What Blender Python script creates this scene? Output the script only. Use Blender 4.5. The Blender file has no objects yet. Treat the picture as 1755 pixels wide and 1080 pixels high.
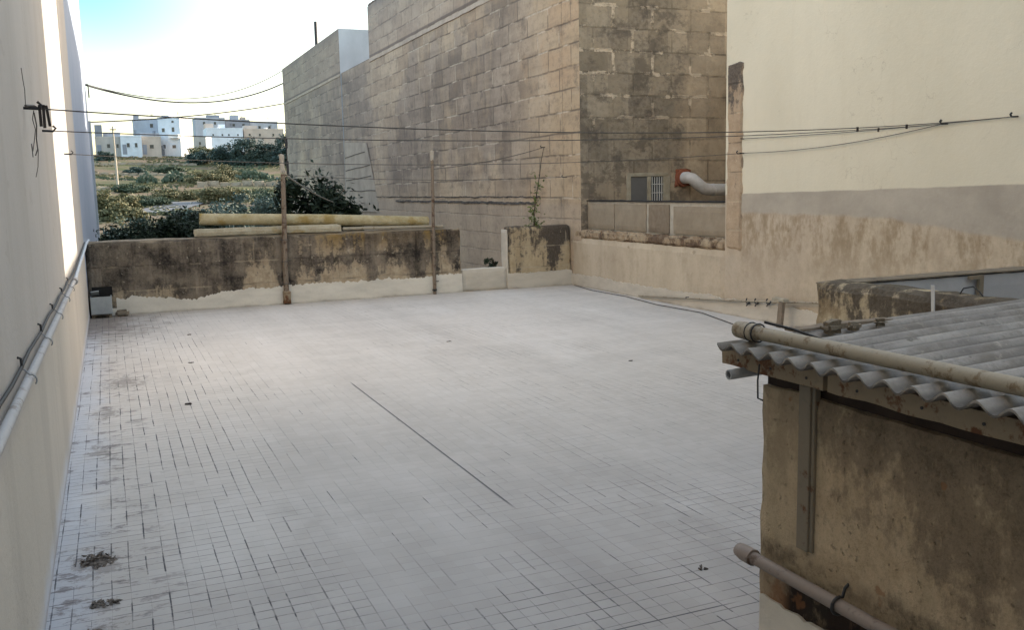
import bpy, math, random
from mathutils import Vector, Matrix, noise as mn
R = math.radians
scene = bpy.context.scene
col = scene.collection
PI = math.pi

# ------------------------------------------------------------------ helpers
def tag(o, label=None, cat=None, group=None, kind=None):
    if label: o['label'] = label
    if cat: o['category'] = cat
    if group: o['group'] = group
    if kind: o['kind'] = kind
    return o

def empty(name, loc, label, cat, group=None, rz=0.0):
    o = bpy.data.objects.new(name, None)
    col.objects.link(o)
    o.location = loc
    o.rotation_euler = (0, 0, rz)
    o.empty_display_size = 0.1
    return tag(o, label, cat, group)

class MB:
    """collects faces in world coordinates, links them as ONE mesh object"""
    def __init__(s):
        s.v = []; s.f = []; s.m = []; s.sm = []
    def add(s, vs, fs, mi=0, smooth=False):
        n = len(s.v)
        s.v += [tuple(v) for v in vs]
        for f in fs:
            s.f.append(tuple(i + n for i in f)); s.m.append(mi); s.sm.append(smooth)
        return s
    def box(s, x0, x1, y0, y1, z0, z1, mi=0):
        vs = [(x0,y0,z0),(x1,y0,z0),(x1,y1,z0),(x0,y1,z0),(x0,y0,z1),(x1,y0,z1),(x1,y1,z1),(x0,y1,z1)]
        return s.add(vs, [(0,3,2,1),(4,5,6,7),(0,1,5,4),(1,2,6,5),(2,3,7,6),(3,0,4,7)], mi)
    def obox(s, c, ux, uy, uz, hx, hy, hz, mi=0):
        c, ux, uy, uz = Vector(c), Vector(ux).normalized()*hx, Vector(uy).normalized()*hy, Vector(uz).normalized()*hz
        vs = [c+a*ux+b*uy+d*uz for d in (-1,1) for a, b in ((-1,-1),(1,-1),(1,1),(-1,1))]
        return s.add(vs, [(0,3,2,1),(4,5,6,7),(0,1,5,4),(1,2,6,5),(2,3,7,6),(3,0,4,7)], mi)
    def tube(s, pts, r, n=8, mi=0, cap=True, hollow=None):
        pts = [Vector(p) for p in pts]
        rs = r if isinstance(r, (list, tuple)) else [r]*len(pts)
        rings = []; up = None
        for i, p in enumerate(pts):
            t = (pts[min(i+1, len(pts)-1)] - pts[max(i-1, 0)]).normalized()
            if up is None:
                up = Vector((0,0,1)) if abs(t.z) < .9 else Vector((1,0,0))
            a = t.cross(up).normalized(); up = a.cross(t).normalized()
            rings.append([p + (a*math.cos(2*PI*k/n) + up*math.sin(2*PI*k/n))*rs[i] for k in range(n)])
        vs = [v for q in rings for v in q]; fs = []
        for i in range(len(rings)-1):
            for k in range(n):
                fs.append((i*n+k, i*n+(k+1) % n, (i+1)*n+(k+1) % n, (i+1)*n+k))
        s.add(vs, fs, mi, True)
        if hollow:      # open pipe mouths: annulus plus an inner bore
            for e, d in ((0, 1), (-1, -1)):
                q = rings[e]; c = pts[e]; t = (pts[1]-pts[0]).normalized() if e == 0 else (pts[-1]-pts[-2]).normalized()*-1
                inn = [c + (v-c)*hollow for v in q]; deep = [v + t*rs[e]*4 for v in inn]
                fs2 = [(k, (k+1) % n, n+(k+1) % n, n+k) for k in range(n)]
                fs3 = [(n+k, n+(k+1) % n, 2*n+(k+1) % n, 2*n+k) for k in range(n)]
                s.add(q+inn+deep, fs2+fs3+[tuple(range(2*n, 3*n))], mi)
        elif cap:
            s.add(rings[0], [tuple(range(n))[::-1]], mi); s.add(rings[-1], [tuple(range(n))], mi)
        return s
    def rough(s, x0, x1, y0, y1, z0, z1, st=.08, amp=.008, mi=0, seed=0, rnd=.012, fq=3.0):
        """box with a fine grid, worn corners and an uneven surface"""
        L = (x1-x0, y1-y0, z1-z0); N = [max(1, int(round(l/st))) for l in L]
        idx = {}; vs = []; fs = []
        def V(i, j, k):
            key = (i, j, k)
            if key in idx: return idx[key]
            p = Vector((x0+L[0]*i/N[0], y0+L[1]*j/N[1], z0+L[2]*k/N[2]))
            ext = [0 if 0 < q < N[a] else (-1 if q == 0 else 1) for a, q in enumerate(key)]
            if sum(1 for e in ext if e) >= 2:
                p -= Vector(ext)*rnd*(1+.8*mn.noise(p*9+Vector((seed, 3, 1))))
            d = mn.noise_vector(p*fq+Vector((seed*7.3, 0, 0)))*amp + mn.noise_vector(p*fq*4+Vector((seed*3.1, 5, 0)))*amp*.45
            idx[key] = len(vs); vs.append(p+d); return idx[key]
        for i in range(N[0]):
            for j in range(N[1]):
                fs += [(V(i,j,0),V(i,j+1,0),V(i+1,j+1,0),V(i+1,j,0)), (V(i,j,N[2]),V(i+1,j,N[2]),V(i+1,j+1,N[2]),V(i,j+1,N[2]))]
        for i in range(N[0]):
            for k in range(N[2]):
                fs += [(V(i,0,k),V(i+1,0,k),V(i+1,0,k+1),V(i,0,k+1)), (V(i,N[1],k),V(i,N[1],k+1),V(i+1,N[1],k+1),V(i+1,N[1],k))]
        for j in range(N[1]):
            for k in range(N[2]):
                fs += [(V(0,j,k),V(0,j,k+1),V(0,j+1,k+1),V(0,j+1,k)), (V(N[0],j,k),V(N[0],j+1,k),V(N[0],j+1,k+1),V(N[0],j,k+1))]
        return s.add(vs, fs, mi)
    def sheet(s, p0, ax, L, h, depth, top, nseg=160, base=0.0, mi=0):
        """a thin render coat along axis ax from p0, its top edge following top(t)"""
        ax = Vector(ax); dp = Vector(depth); vs = []; fs = []
        for i in range(nseg+1):
            t = i/nseg; a = Vector(p0)+ax*L*t; z = top(t*L)
            for q in (0, 1):
                vs += [a+dp*q+Vector((0,0,base)), a+dp*q+Vector((0,0,z))]
        for i in range(nseg):
            b = i*4; c = b+4
            fs += [(b,c,c+1,b+1), (b+2,b+3,c+3,c+2), (b+1,c+1,c+3,b+3)]
        fs += [(0,1,3,2), (nseg*4, nseg*4+2, nseg*4+3, nseg*4+1)]
        return s.add(vs, fs, mi)
    def build(s, name, mats, parent=None, bevel=0, origin=None, local=False):
        me = bpy.data.meshes.new(name)
        if parent is not None:
            o0 = Vector((0,0,0)) if local else parent_world(parent)
        elif origin is not None: o0 = Vector(origin)
        else:
            xs, ys, zs = zip(*s.v); o0 = Vector(((min(xs)+max(xs))/2, (min(ys)+max(ys))/2, min(zs)))
        me.from_pydata([tuple(Vector(v)-o0) for v in s.v], [], s.f)
        for m in (mats if isinstance(mats, (list, tuple)) else [mats]): me.materials.append(m)
        me.polygons.foreach_set('material_index', s.m)
        me.polygons.foreach_set('use_smooth', s.sm)
        me.update()
        o = bpy.data.objects.new(name, me); col.objects.link(o)
        if parent is not None: o.parent = parent
        else: o.location = o0
        if bevel:
            b = o.modifiers.new('bevel', 'BEVEL'); b.width = bevel; b.segments = 2; b.limit_method = 'ANGLE'
        return o

def parent_world(p):
    v = Vector(p.location)
    while p.parent: p = p.parent; v += Vector(p.location)
    return v

def copy_tree(o, parent=None):
    c = o.copy(); col.objects.link(c)
    if parent: c.parent = parent
    for ch in list(o.children): copy_tree(ch, c)
    return c

# ------------------------------------------------------------------ materials
class G:
    def __init__(s, name, rough=.9, spec=.15):
        s.mat = bpy.data.materials.new(name); s.mat.use_nodes = True
        s.nt = s.mat.node_tree; s.n = s.nt.nodes; s.l = s.nt.links
        s.b = s.n['Principled BSDF']
        s.b.inputs['Roughness'].default_value = rough
        s.b.inputs['Specular IOR Level'].default_value = spec
        geo = s.n.new('ShaderNodeNewGeometry'); s.P = geo.outputs['Position']; s.N = geo.outputs['Normal']
        sp = s.n.new('ShaderNodeSeparateXYZ'); s.l.new(s.P, sp.inputs[0])
        s.x, s.y, s.z = sp.outputs
    def put(s, sock, v):
        if isinstance(v, (int, float)):
            sock.default_value = v if sock.type == 'VALUE' else (v, v, v, 1)[:len(sock.default_value)]
        elif isinstance(v, (tuple, list)):
            sock.default_value = tuple(v) if len(v) == len(sock.default_value) else tuple(v)+(1,)
        else: s.l.new(v, sock)
    def m(s, op, a, b=0.0, c=None, clamp=False):
        n = s.n.new('ShaderNodeMath'); n.operation = op; n.use_clamp = clamp
        s.put(n.inputs[0], a); s.put(n.inputs[1], b)
        if c is not None: s.put(n.inputs[2], c)
        return n.outputs[0]
    def vec(s, x, y, z):
        n = s.n.new('ShaderNodeCombineXYZ')
        for i, v in enumerate((x, y, z)): s.put(n.inputs[i], v)
        return n.outputs[0]
    def scale(s, sc, off=(0,0,0), src=None):
        n = s.n.new('ShaderNodeMapping'); s.l.new(src or s.P, n.inputs[0])
        n.inputs['Scale'].default_value = sc if isinstance(sc, tuple) else (sc,)*3
        n.inputs['Location'].default_value = off
        return n.outputs[0]
    def noise(s, sc=1.0, det=5, ro=.6, off=(0,0,0), dist=0.0, src=None, c=False):
        n = s.n.new('ShaderNodeTexNoise'); n.inputs['Scale'].default_value = 1.0
        n.inputs['Detail'].default_value = det; n.inputs['Roughness'].default_value = ro; n.inputs['Distortion'].default_value = dist
        s.l.new(s.scale(sc, off, src), n.inputs['Vector'])
        return n.outputs['Color' if c else 'Fac']
    def white(s, v):
        n = s.n.new('ShaderNodeTexWhiteNoise'); n.noise_dimensions = '3D'; s.l.new(v, n.inputs['Vector']); return n.outputs['Value']
    def mr(s, v, a, b, c=0.0, d=1.0, smooth=True):
        n = s.n.new('ShaderNodeMapRange'); n.clamp = True
        n.interpolation_type = 'SMOOTHSTEP' if smooth else 'LINEAR'
        s.put(n.inputs['Value'], v)
        for k, q in (('From Min', a), ('From Max', b), ('To Min', c), ('To Max', d)): s.put(n.inputs[k], q)
        return n.outputs[0]
    def ramp(s, f, stops):
        n = s.n.new('ShaderNodeValToRGB'); e = n.color_ramp.elements
        while len(e) < len(stops): e.new(.5)
        for q, (p, c) in zip(e, stops): q.position = p; q.color = tuple(c)+(1,)
        s.put(n.inputs[0], f); return n.outputs[0]
    def mix(s, f, a, b, mode='MIX'):
        n = s.n.new('ShaderNodeMix'); n.data_type = 'RGBA'; n.blend_type = mode
        s.put(n.inputs[0], f); s.put(n.inputs[6], a); s.put(n.inputs[7], b)
        return n.outputs[2]
    def brick(s, v, w, h, mort, sm=.1, bias=0.0, c1=(0,0,0), c2=(1,1,1), off=.5):
        n = s.n.new('ShaderNodeTexBrick'); s.l.new(v, n.inputs['Vector'])
        n.offset = off
        n.inputs['Scale'].default_value = 1.0; n.inputs['Brick Width'].default_value = w; n.inputs['Row Height'].default_value = h
        n.inputs['Mortar Size'].default_value = mort; n.inputs['Mortar Smooth'].default_value = sm; n.inputs['Bias'].default_value = bias
        n.inputs['Color1'].default_value = c1+(1,); n.inputs['Color2'].default_value = c2+(1,); n.inputs['Mortar'].default_value = (.5,.5,.5,1)
        return n.outputs['Color'], n.outputs['Fac']
    def out(s, c, bump=None, dist=.01, strength=.6, rough=None):
        s.put(s.b.inputs['Base Color'], c)
        if rough is not None: s.put(s.b.inputs['Roughness'], rough)
        if bump is not None:
            n = s.n.new('ShaderNodeBump'); n.inputs['Strength'].default_value = strength; n.inputs['Distance'].default_value = dist
            s.put(n.inputs['Height'], bump); s.l.new(n.outputs[0], s.b.inputs['Normal'])
        return s.mat

def plain(name, c, var=.12, sc=12, rough=.8, spec=.2, c2=None, metal=0.0, bump=.002):
    g = G(name, rough, spec); f = g.noise(sc, 5, .65)
    c2 = c2 or tuple(q*(1-2.2*var) for q in c)
    g.b.inputs['Metallic'].default_value = metal
    return g.out(g.ramp(f, [(.32, c2), (.62, c)]), g.noise(sc*4, 3, .6), bump, .5)

def floor_mat():
    g = G('terrace_tiles', .72, .25)
    T = .0715
    wob = g.m('MULTIPLY', g.m('SUBTRACT', g.noise(1.1, 2, .5), .5), .016)
    u = g.m('DIVIDE', g.m('ADD', g.x, g.m('ADD', .0305, wob)), T); v = g.m('DIVIDE', g.m('ADD', g.y, wob), .069)
    du = g.m('ABSOLUTE', g.m('SUBTRACT', g.m('FRACT', u), .5)); dv = g.m('ABSOLUTE', g.m('SUBTRACT', g.m('FRACT', v), .5))
    iu = g.m('FLOOR', g.m('ADD', u, .0)); iv = g.m('FLOOR', v)
    ju = g.m('ROUND', u); jv = g.m('ROUND', v)
    # joints along Y (u integer): strong and patchy; joints along X: fainter
    seg_u = g.white(g.vec(ju, g.m('FLOOR', g.m('DIVIDE', v, 3.3)), 1.0))
    seg_v = g.white(g.vec(g.m('FLOOR', g.m('DIVIDE', u, 3.0)), jv, 7.0))
    row_v = g.white(g.vec(3.0, jv, 2.0)); col_u = g.white(g.vec(ju, 5.0, 2.0))
    near_l = g.mr(g.x, -.3, 2.3, 1, 0)
    near_y = g.mr(g.y, 2.3, 6.5, 1, 0)
    far_l = g.m('MULTIPLY', g.mr(g.x, -.3, 1.6, 1, 0), g.mr(g.y, 5, 13.5, 1, .7))
    worn = g.m('ADD', g.m('SUBTRACT', g.m('MULTIPLY', g.m('SUBTRACT', g.noise(.75, 5, .65), .5), 2.6), g.m('MULTIPLY', g.mr(g.m('ABSOLUTE', g.m('SUBTRACT', g.x, 1.6)), .3, 1.2, .42, 0), g.mr(g.y, 2.9, 3.6))), g.m('MAXIMUM', g.m('MAXIMUM', g.m('MULTIPLY', near_l, .62), g.m('MULTIPLY', near_y, .45)), far_l))
    worn = g.mr(worn, -.25, .70, .22, 1)
    wu = g.m('MULTIPLY_ADD', g.m('MULTIPLY', seg_u, g.noise(24, 3, .75, (4, 4, 0))), .10, .010)
    lu = g.m('MULTIPLY', g.mr(du, g.m('SUBTRACT', .492, wu), g.m('SUBTRACT', .5, g.m('MULTIPLY', wu, .35)), 0, 1, False), g.m('MULTIPLY', worn, g.mr(g.m('MULTIPLY', g.m('ADD', g.m('MULTIPLY', seg_u, .6), g.m('MULTIPLY', g.noise(6, 4, .7, (2, 9, 0)), .8)), 1.0), .35, 1.0, .10, 1)))
    lv = g.m('MULTIPLY', g.mr(dv, .455, .49, 0, 1, False), g.m('MULTIPLY', worn, g.mr(g.m('ADD', g.m('MULTIPLY', seg_v, .7), g.m('ADD', g.m('MULTIPLY', row_v, .3), g.m('MULTIPLY', g.noise((5, 12, 1), 4, .7, (6, 2, 0)), .6))), .40, 1.05, .22, 1.0)))
    # a few joints fully open
    dash = g.m('MULTIPLY', g.mr(g.white(g.vec(ju, g.m('FLOOR', g.m('DIVIDE', v, 2.2)), 4.0)), .972, .976), g.mr(du, .462, .48))
    seam = g.m('MULTIPLY', g.mr(g.m('ABSOLUTE', g.m('SUBTRACT', g.x, g.m('ADD', 1.768, g.m('MULTIPLY', wob, .3)))), .004, .0075, 1, 0), g.m('MULTIPLY', g.mr(g.y, 4.1, 4.3), g.mr(g.y, 7.5, 7.7, 1, 0)))
    seam2 = g.m('MULTIPLY', g.mr(g.m('ABSOLUTE', g.m('SUBTRACT', g.y, g.m('ADD', 2.797, g.m('MULTIPLY', wob, .4)))), .002, .005, 1, 0), g.m('MULTIPLY', g.mr(g.x, 1.5, 1.6), g.mr(g.x, 2.0, 2.15, 1, 0)))
    brk = g.mr(g.noise((13, 9, 1), 4, .7, (5, 8, 2)), .38, .54, .34, 1)
    brv = g.mr(g.noise((8, 16, 1), 4, .7, (1, 8, 5)), .38, .54, .42, 1)
    lu = g.m('MULTIPLY', lu, brk); lv = g.m('MULTIPLY', lv, brv)
    line = g.m('MAXIMUM', g.m('MAXIMUM', lu, lv), g.m('MULTIPLY', g.m('MAXIMUM', g.m('MAXIMUM', seam, seam2), g.m('MULTIPLY', dash, g.mr(g.noise(14, 2, .6, (1, 1, 8)), .4, .6, .2, 1))), .85))
    # broad wear, brush bands in the white coating, footprints of dust
    band = g.noise((.35, 2.4, 1), 4, .6, (3, 1, 0)); big = g.noise(.28, 4, .55, (1, 7, 0)); fine = g.noise(22, 5, .7)
    band2 = g.noise((1.9, .25, 1), 3, .6, (9, 4, 0))
    base = g.ramp(g.m('ADD', g.m('MULTIPLY', band, .4), g.m('MULTIPLY', band2, .6)), [(.33, (.44, .405, .37)), (.52, (.545, .505, .462)), (.68, (.605, .565, .525))])
    base = g.mix(g.mr(big, .35, .7, 0, .45), base, (.56, .515, .465))
    base = g.mix(g.mr(fine, .45, .85, 0, .3), base, (.45, .42, .38))
    tile = g.white(g.vec(g.m('FLOOR', g.m('ADD', u, .0)), iv, 0.0))
    base = g.mix(.10, base, g.ramp(tile, [(0, (.45,.43,.4)), (1, (.8,.79,.77))]))
    # bluish whitewash strip along the left wall
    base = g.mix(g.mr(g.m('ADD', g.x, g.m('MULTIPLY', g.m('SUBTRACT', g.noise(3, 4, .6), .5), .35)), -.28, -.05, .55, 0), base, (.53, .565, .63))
    base = g.mix(g.mr(g.y, 2.3, 8.0, 1.0, 0), base, g.mix(1.0, base, (.67, .685, .715), 'MULTIPLY'))  # foreground shade put into the tile colour, darker and bluer
    # dirt: back left corner, foot of the back wall, scattered marks by the left wall
    nd = g.noise(4.0, 6, .72, (5, 5, 0)); nd2 = g.noise((5, 9, 1), 5, .75, (2, 8, 0))
    corner = g.m('MULTIPLY', g.mr(g.m('ADD', g.x, g.m('MULTIPLY', nd, 1.8)), .8, 1.7, 1, 0), g.mr(g.m('ADD', g.y, g.m('MULTIPLY', nd2, 4.2)), 12.5, 14.5))
    foot = g.m('MULTIPLY', g.mr(g.m('ADD', g.y, g.m('MULTIPLY', nd, 1.0)), 13.45, 14.1), g.mr(g.x, 1.0, 4.5, .9, .35))
    strip = g.m('MULTIPLY', g.mr(g.x, -.15, .45, 1, 0), g.mr(nd2, .535, .63))
    spots = g.mr(g.noise(7.5, 3, .5, (1, 3, 0)), .735, .76, 0, .4)
    base = g.mix(g.m('MULTIPLY', corner, .92), base, g.mix(fine, (.10, .085, .072), (.26, .22, .19)))
    base = g.mix(g.m('MULTIPLY', foot, .55), base, (.3, .26, .21))
    base = g.mix(g.m('MULTIPLY', strip, .75), base, (.13, .11, .11))
    base = g.mix(spots, base, (.3, .28, .26))
    nd3 = g.noise((14, 10, 1), 6, .78, (2, 5, 5))
    for (cx, cy, rx, ry) in ((-.165, 4.30, .15, .24), (-.15, 3.84, .13, .09), (-.18, 3.58, .12, .10), (-.16, 6.3, .10, .25), (-.12, 7.4, .12, .22), (.02, 8.6, .22, .4)):
        d = g.m('SQRT', g.m('ADD', g.m('POWER', g.m('DIVIDE', g.m('SUBTRACT', g.x, cx), rx), 2.0), g.m('POWER', g.m('DIVIDE', g.m('SUBTRACT', g.y, cy), ry), 2.0)))
        base = g.mix(g.m('MULTIPLY', g.mr(g.m('ADD', d, g.m('MULTIPLY', g.m('SUBTRACT', nd3, .5), 5.5)), .35, .75, 1, 0), .55), base, (.20, .175, .16))
    # dried puddle edges and grey scuffs over the open floor
    pud = g.noise((.9, .5, 1), 6, .62, (4, 2, 7))
    base = g.mix(g.mr(g.m('ABSOLUTE', g.m('SUBTRACT', pud, .56)), .0, .012, .22, 0), base, (.46, .44, .41))
    base = g.mix(g.mr(pud, .56, .66, 0, .14), base, (.80, .79, .77))
    scuff = g.mr(g.noise((3, 14, 1), 5, .75, (3, 3, 3)), .60, .72, 0, .28)
    base = g.mix(scuff, base, (.38, .36, .34))
    grit = g.mr(g.noise(60, 2, .5, (1, 2, 1)), .72, .78, 0, .5)
    base = g.mix(grit, base, (.25, .23, .21))
    lc = g.mix(line, base, (.05, .05, .062))
    h = g.m('ADD', g.m('MULTIPLY', line, -1.0), g.m('MULTIPLY', fine, .15))
    return g.out(lc, h, .004, .6)

def stone_left():
    """long shaded side of the limestone house: soot washed, warm near the front corner"""
    g = G('limestone_side', .95, .1)
    wob = g.m('MULTIPLY', g.m('SUBTRACT', g.noise(1.3, 3, .6), .5), .05)
    v = g.vec(g.y, g.m('ADD', g.m('SUBTRACT', g.z, .035), wob), 0.0)
    c, f = g.brick(v, .82, .345, .017, .35)
    rr = g.white(g.vec(g.m('FLOOR', g.m('DIVIDE', g.y, .41)), g.m('FLOOR', g.m('DIVIDE', g.z, .345)), 0.0))
    n1 = g.noise((1, .42, .16), 7, .68); n2 = g.noise((1, 1.1, .7), 7, .72, (4, 0, 0)); fine = g.noise(9, 7, .78)
    base = g.ramp(c, [(0, (.44, .325, .225)), (.5, (.58, .445, .31)), (1, (.68, .53, .37))])
    base = g.mix(.5, base, g.ramp(n2, [(.32, (.25, .195, .145)), (.5, (.48, .375, .265)), (.68, (.66, .52, .365))]))
    soot = g.m('MULTIPLY', g.mr(g.m('ADD', g.m('ADD', g.m('MULTIPLY', n1, .5), g.m('MULTIPLY', g.noise((1, .22, .3), 4, .6, (6, 6, 6)), .5)), g.m('MULTIPLY', g.m('SUBTRACT', n2, .5), .6)), .40, .53), g.mr(g.z, 1.2, 2.0, .15, 1))
    soot = g.m('MULTIPLY', soot, g.mr(g.y, 14.2, 16.8, .25, 1))
    soot = g.m('MULTIPLY', soot, g.mr(g.z, 4.9, 5.3, 1, .45))
    base = g.mix(g.m('MULTIPLY', soot, .85), base, g.mix(g.mr(g.m('ADD', g.m('MULTIPLY', n2, .85), g.m('MULTIPLY', c, .15)), .3, .7), (.14, .115, .098), (.39, .315, .25)))
    base = g.mix(g.mr(g.m('ADD', g.y, g.m('MULTIPLY', g.m('SUBTRACT', n2, .5), 3)), 13.6, 15.4, .8, 0), base, (.48, .36, .235))
    patch = g.m('MULTIPLY', g.mr(g.noise(.8, 3, .5, (0, 2, 9)), .56, .64), g.mr(g.y, 14.5, 19, 1, .2))
    base = g.mix(g.m('MULTIPLY', patch, .5), base, (.50, .345, .22))
    # open joints: dark line here, pale mortar there
    mt = g.noise((1, 1.4, 1.8), 4, .6, (7, 1, 3))
    base = g.mix(g.m('MULTIPLY', f, g.mr(mt, .44, .58, .50, .0)), base, (.12, .10, .085))
    base = g.mix(g.m('MULTIPLY', g.m('MULTIPLY', g.mr(f, .02, .4), g.mr(mt, .49, .60)), .65), base, (.64, .54, .42))
    bl = g.mr(g.noise((1, 2.0, 2.6), 7, .75, (4, 9, 4)), .52, .66)
    base = g.mix(g.m('MULTIPLY', bl, .5), base, (.14, .115, .095))
    row = g.noise((1, .5, 5.5), 5, .7, (2, 6, 6))
    base = g.mix(g.mr(row, .5, .68, 0, .20), base, (.60, .49, .365))
    base = g.mix(g.mr(row, .5, .34, 0, .22), base, (.15, .12, .10))
    base = g.mix(g.m('MULTIPLY', g.m('MULTIPLY', f, g.mr(mt, .44, .56, .22, .0)), g.mr(g.z, 1.3, 1.5)), base, (.10, .085, .07))
    base = g.mix(g.m('MULTIPLY', g.m('MULTIPLY', g.mr(f, .1, .6), g.mr(mt, .51, .60)), .26), base, (.60, .50, .39))
    # lower rendered zone, smoother and paler
    low = g.mr(g.m('ADD', g.z, g.m('MULTIPLY', g.m('SUBTRACT', g.noise(1.2, 4, .6), .5), .25)), 1.25, 1.4, 1, 0)
    base = g.mix(g.m('MULTIPLY', low, .6), base, g.ramp(g.noise(.9, 5, .6, (8, 2, 2)), [(.3, (.36, .29, .23)), (.7, (.52, .42, .32))]))
    # dark line above the string course and weathering at the top
    base = g.mix(g.mr(g.m('ABSOLUTE', g.m('SUBTRACT', g.z, 5.25)), .015, .05, .75, 0), base, (.07, .055, .05))
    base = g.mix(g.m('MULTIPLY', g.mr(g.z, 6.2, 6.6), g.mr(n2, .35, .6, .2, .7)), base, (.12, .11, .11))
    base = g.mix(g.m('MULTIPLY', g.mr(g.z, 5.1, 5.3), .3), base, (.34, .27, .235))
    base = g.mix(g.m('MULTIPLY', g.mr(g.y, 19, 27), .3), base, (.27, .235, .225))
    base = g.mix(g.mr(fine, .48, .75, 0, .55), base, (.15, .13, .11))
    return g.out(base, g.m('ADD', g.m('MULTIPLY', f, -1.2), g.m('ADD', g.m('MULTIPLY', fine, .6), g.m('MULTIPLY', rr, .3))), .02, .7)

def stone_front():
    """end wall over the light well: black lichen, pale mortar smears"""
    g = G('limestone_front', .95, .1)
    wob = g.m('MULTIPLY', g.m('SUBTRACT', g.noise(2.0, 3, .6), .5), .05)
    v = g.vec(g.m('ADD', g.x, g.m('ADD', .42, wob)), g.m('ADD', g.m('SUBTRACT', g.z, .26), wob), 0.0)
    c, f = g.brick(v, .72, .345, .014, .15)
    v2 = g.vec(g.m('ADD', g.x, g.m('ADD', .42, g.m('MULTIPLY', g.m('SUBTRACT', g.noise(3.1, 5, .7, (3, 3, 3)), .5), .11))), g.m('ADD', g.m('SUBTRACT', g.z, .26), g.m('MULTIPLY', g.m('SUBTRACT', g.noise(3.3, 5, .7, (8, 3, 3)), .5), .09)), 0.0)
    c2, f2 = g.brick(v2, .72, .345, .030, .3)
    n1 = g.noise((.8, 1, .5), 6, .68); fine = g.noise(13, 6, .75); n2 = g.noise(2.6, 5, .7, (3, 0, 1))
    tan = g.ramp(n2, [(.3, (.34, .27, .195)), (.5, (.50, .405, .295)), (.72, (.62, .52, .395))])
    tan = g.mix(.25, tan, g.ramp(c, [(0, (.27, .21, .15)), (1, (.52, .42, .31))]))
    dark = g.mix(g.mr(fine, .3, .7), (.12, .104, .088), (.38, .33, .265))
    dark = g.mix(g.mr(n2, .4, .65, 0, .7), dark, (.225, .188, .135))
    lx = g.m('ADD', g.x, g.m('MULTIPLY', g.m('SUBTRACT', n2, .5), .8))
    mould = g.m('MULTIPLY', g.mr(lx, 8.5, 8.95, 1, .06), g.mr(g.m('ADD', g.z, g.m('MULTIPLY', n1, .5)), 1.75, 2.3, .2, 1))
    mould = g.m('MULTIPLY', mould, g.mr(n1, .3, .5, .72, 1))
    mould = g.m('MAXIMUM', mould, g.m('MULTIPLY', g.mr(g.z, 3.1, 3.7), g.mr(n1, .35, .6, .25, .85)))
    base = g.mix(g.m('MULTIPLY', mould, .93), tan, dark)
    base = g.mix(g.m('MULTIPLY', f, g.mr(n2, .4, .6, .65, .1)), base, (.085, .07, .05))
    base = g.mix(.36, base, g.ramp(g.white(g.vec(g.m('FLOOR', g.m('DIVIDE', g.x, .37)), g.m('FLOOR', g.m('DIVIDE', g.m('SUBTRACT', g.z, .26), .345)), 2.0)), [(0, (.12, .10, .075)), (1, (.44, .37, .27))]))
    sm = g.noise((2.6, 1, 2.6), 5, .65, (9, 0, 4))
    smear = g.m('MULTIPLY', g.m('MULTIPLY', g.mr(f2, .02, .5), g.mr(g.m('ADD', sm, g.m('MULTIPLY', g.m('SUBTRACT', fine, .5), .3)), .51, .56)), g.mr(g.z, 2.2, 3.0, .2, 1))
    base = g.mix(g.m('MULTIPLY', smear, g.mr(n2, .35, .6, .5, .9)), base, (.62, .52, .40))
    blot = g.m('MULTIPLY', g.mr(g.noise((2.2, 1, 2.6), 7, .75, (3, 9, 4)), .48, .60), g.mr(lx, 8.6, 9.1, 1, .35))
    base = g.mix(g.m('MULTIPLY', blot, .6), base, (.075, .065, .058))
    chips = g.mr(g.noise(5.2, 4, .6, (2, 2, 6)), .68, .72, 0, .55)
    base = g.mix(chips, base, (.46, .40, .29))
    base = g.mix(g.mr(fine, .5, .85, 0, .5), base, (.07, .058, .04))
    return g.out(base, g.m('ADD', g.m('MULTIPLY', f, -1.0), g.m('ADD', fine, g.m('MULTIPLY', smear, .6))), .02, .8)

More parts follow.
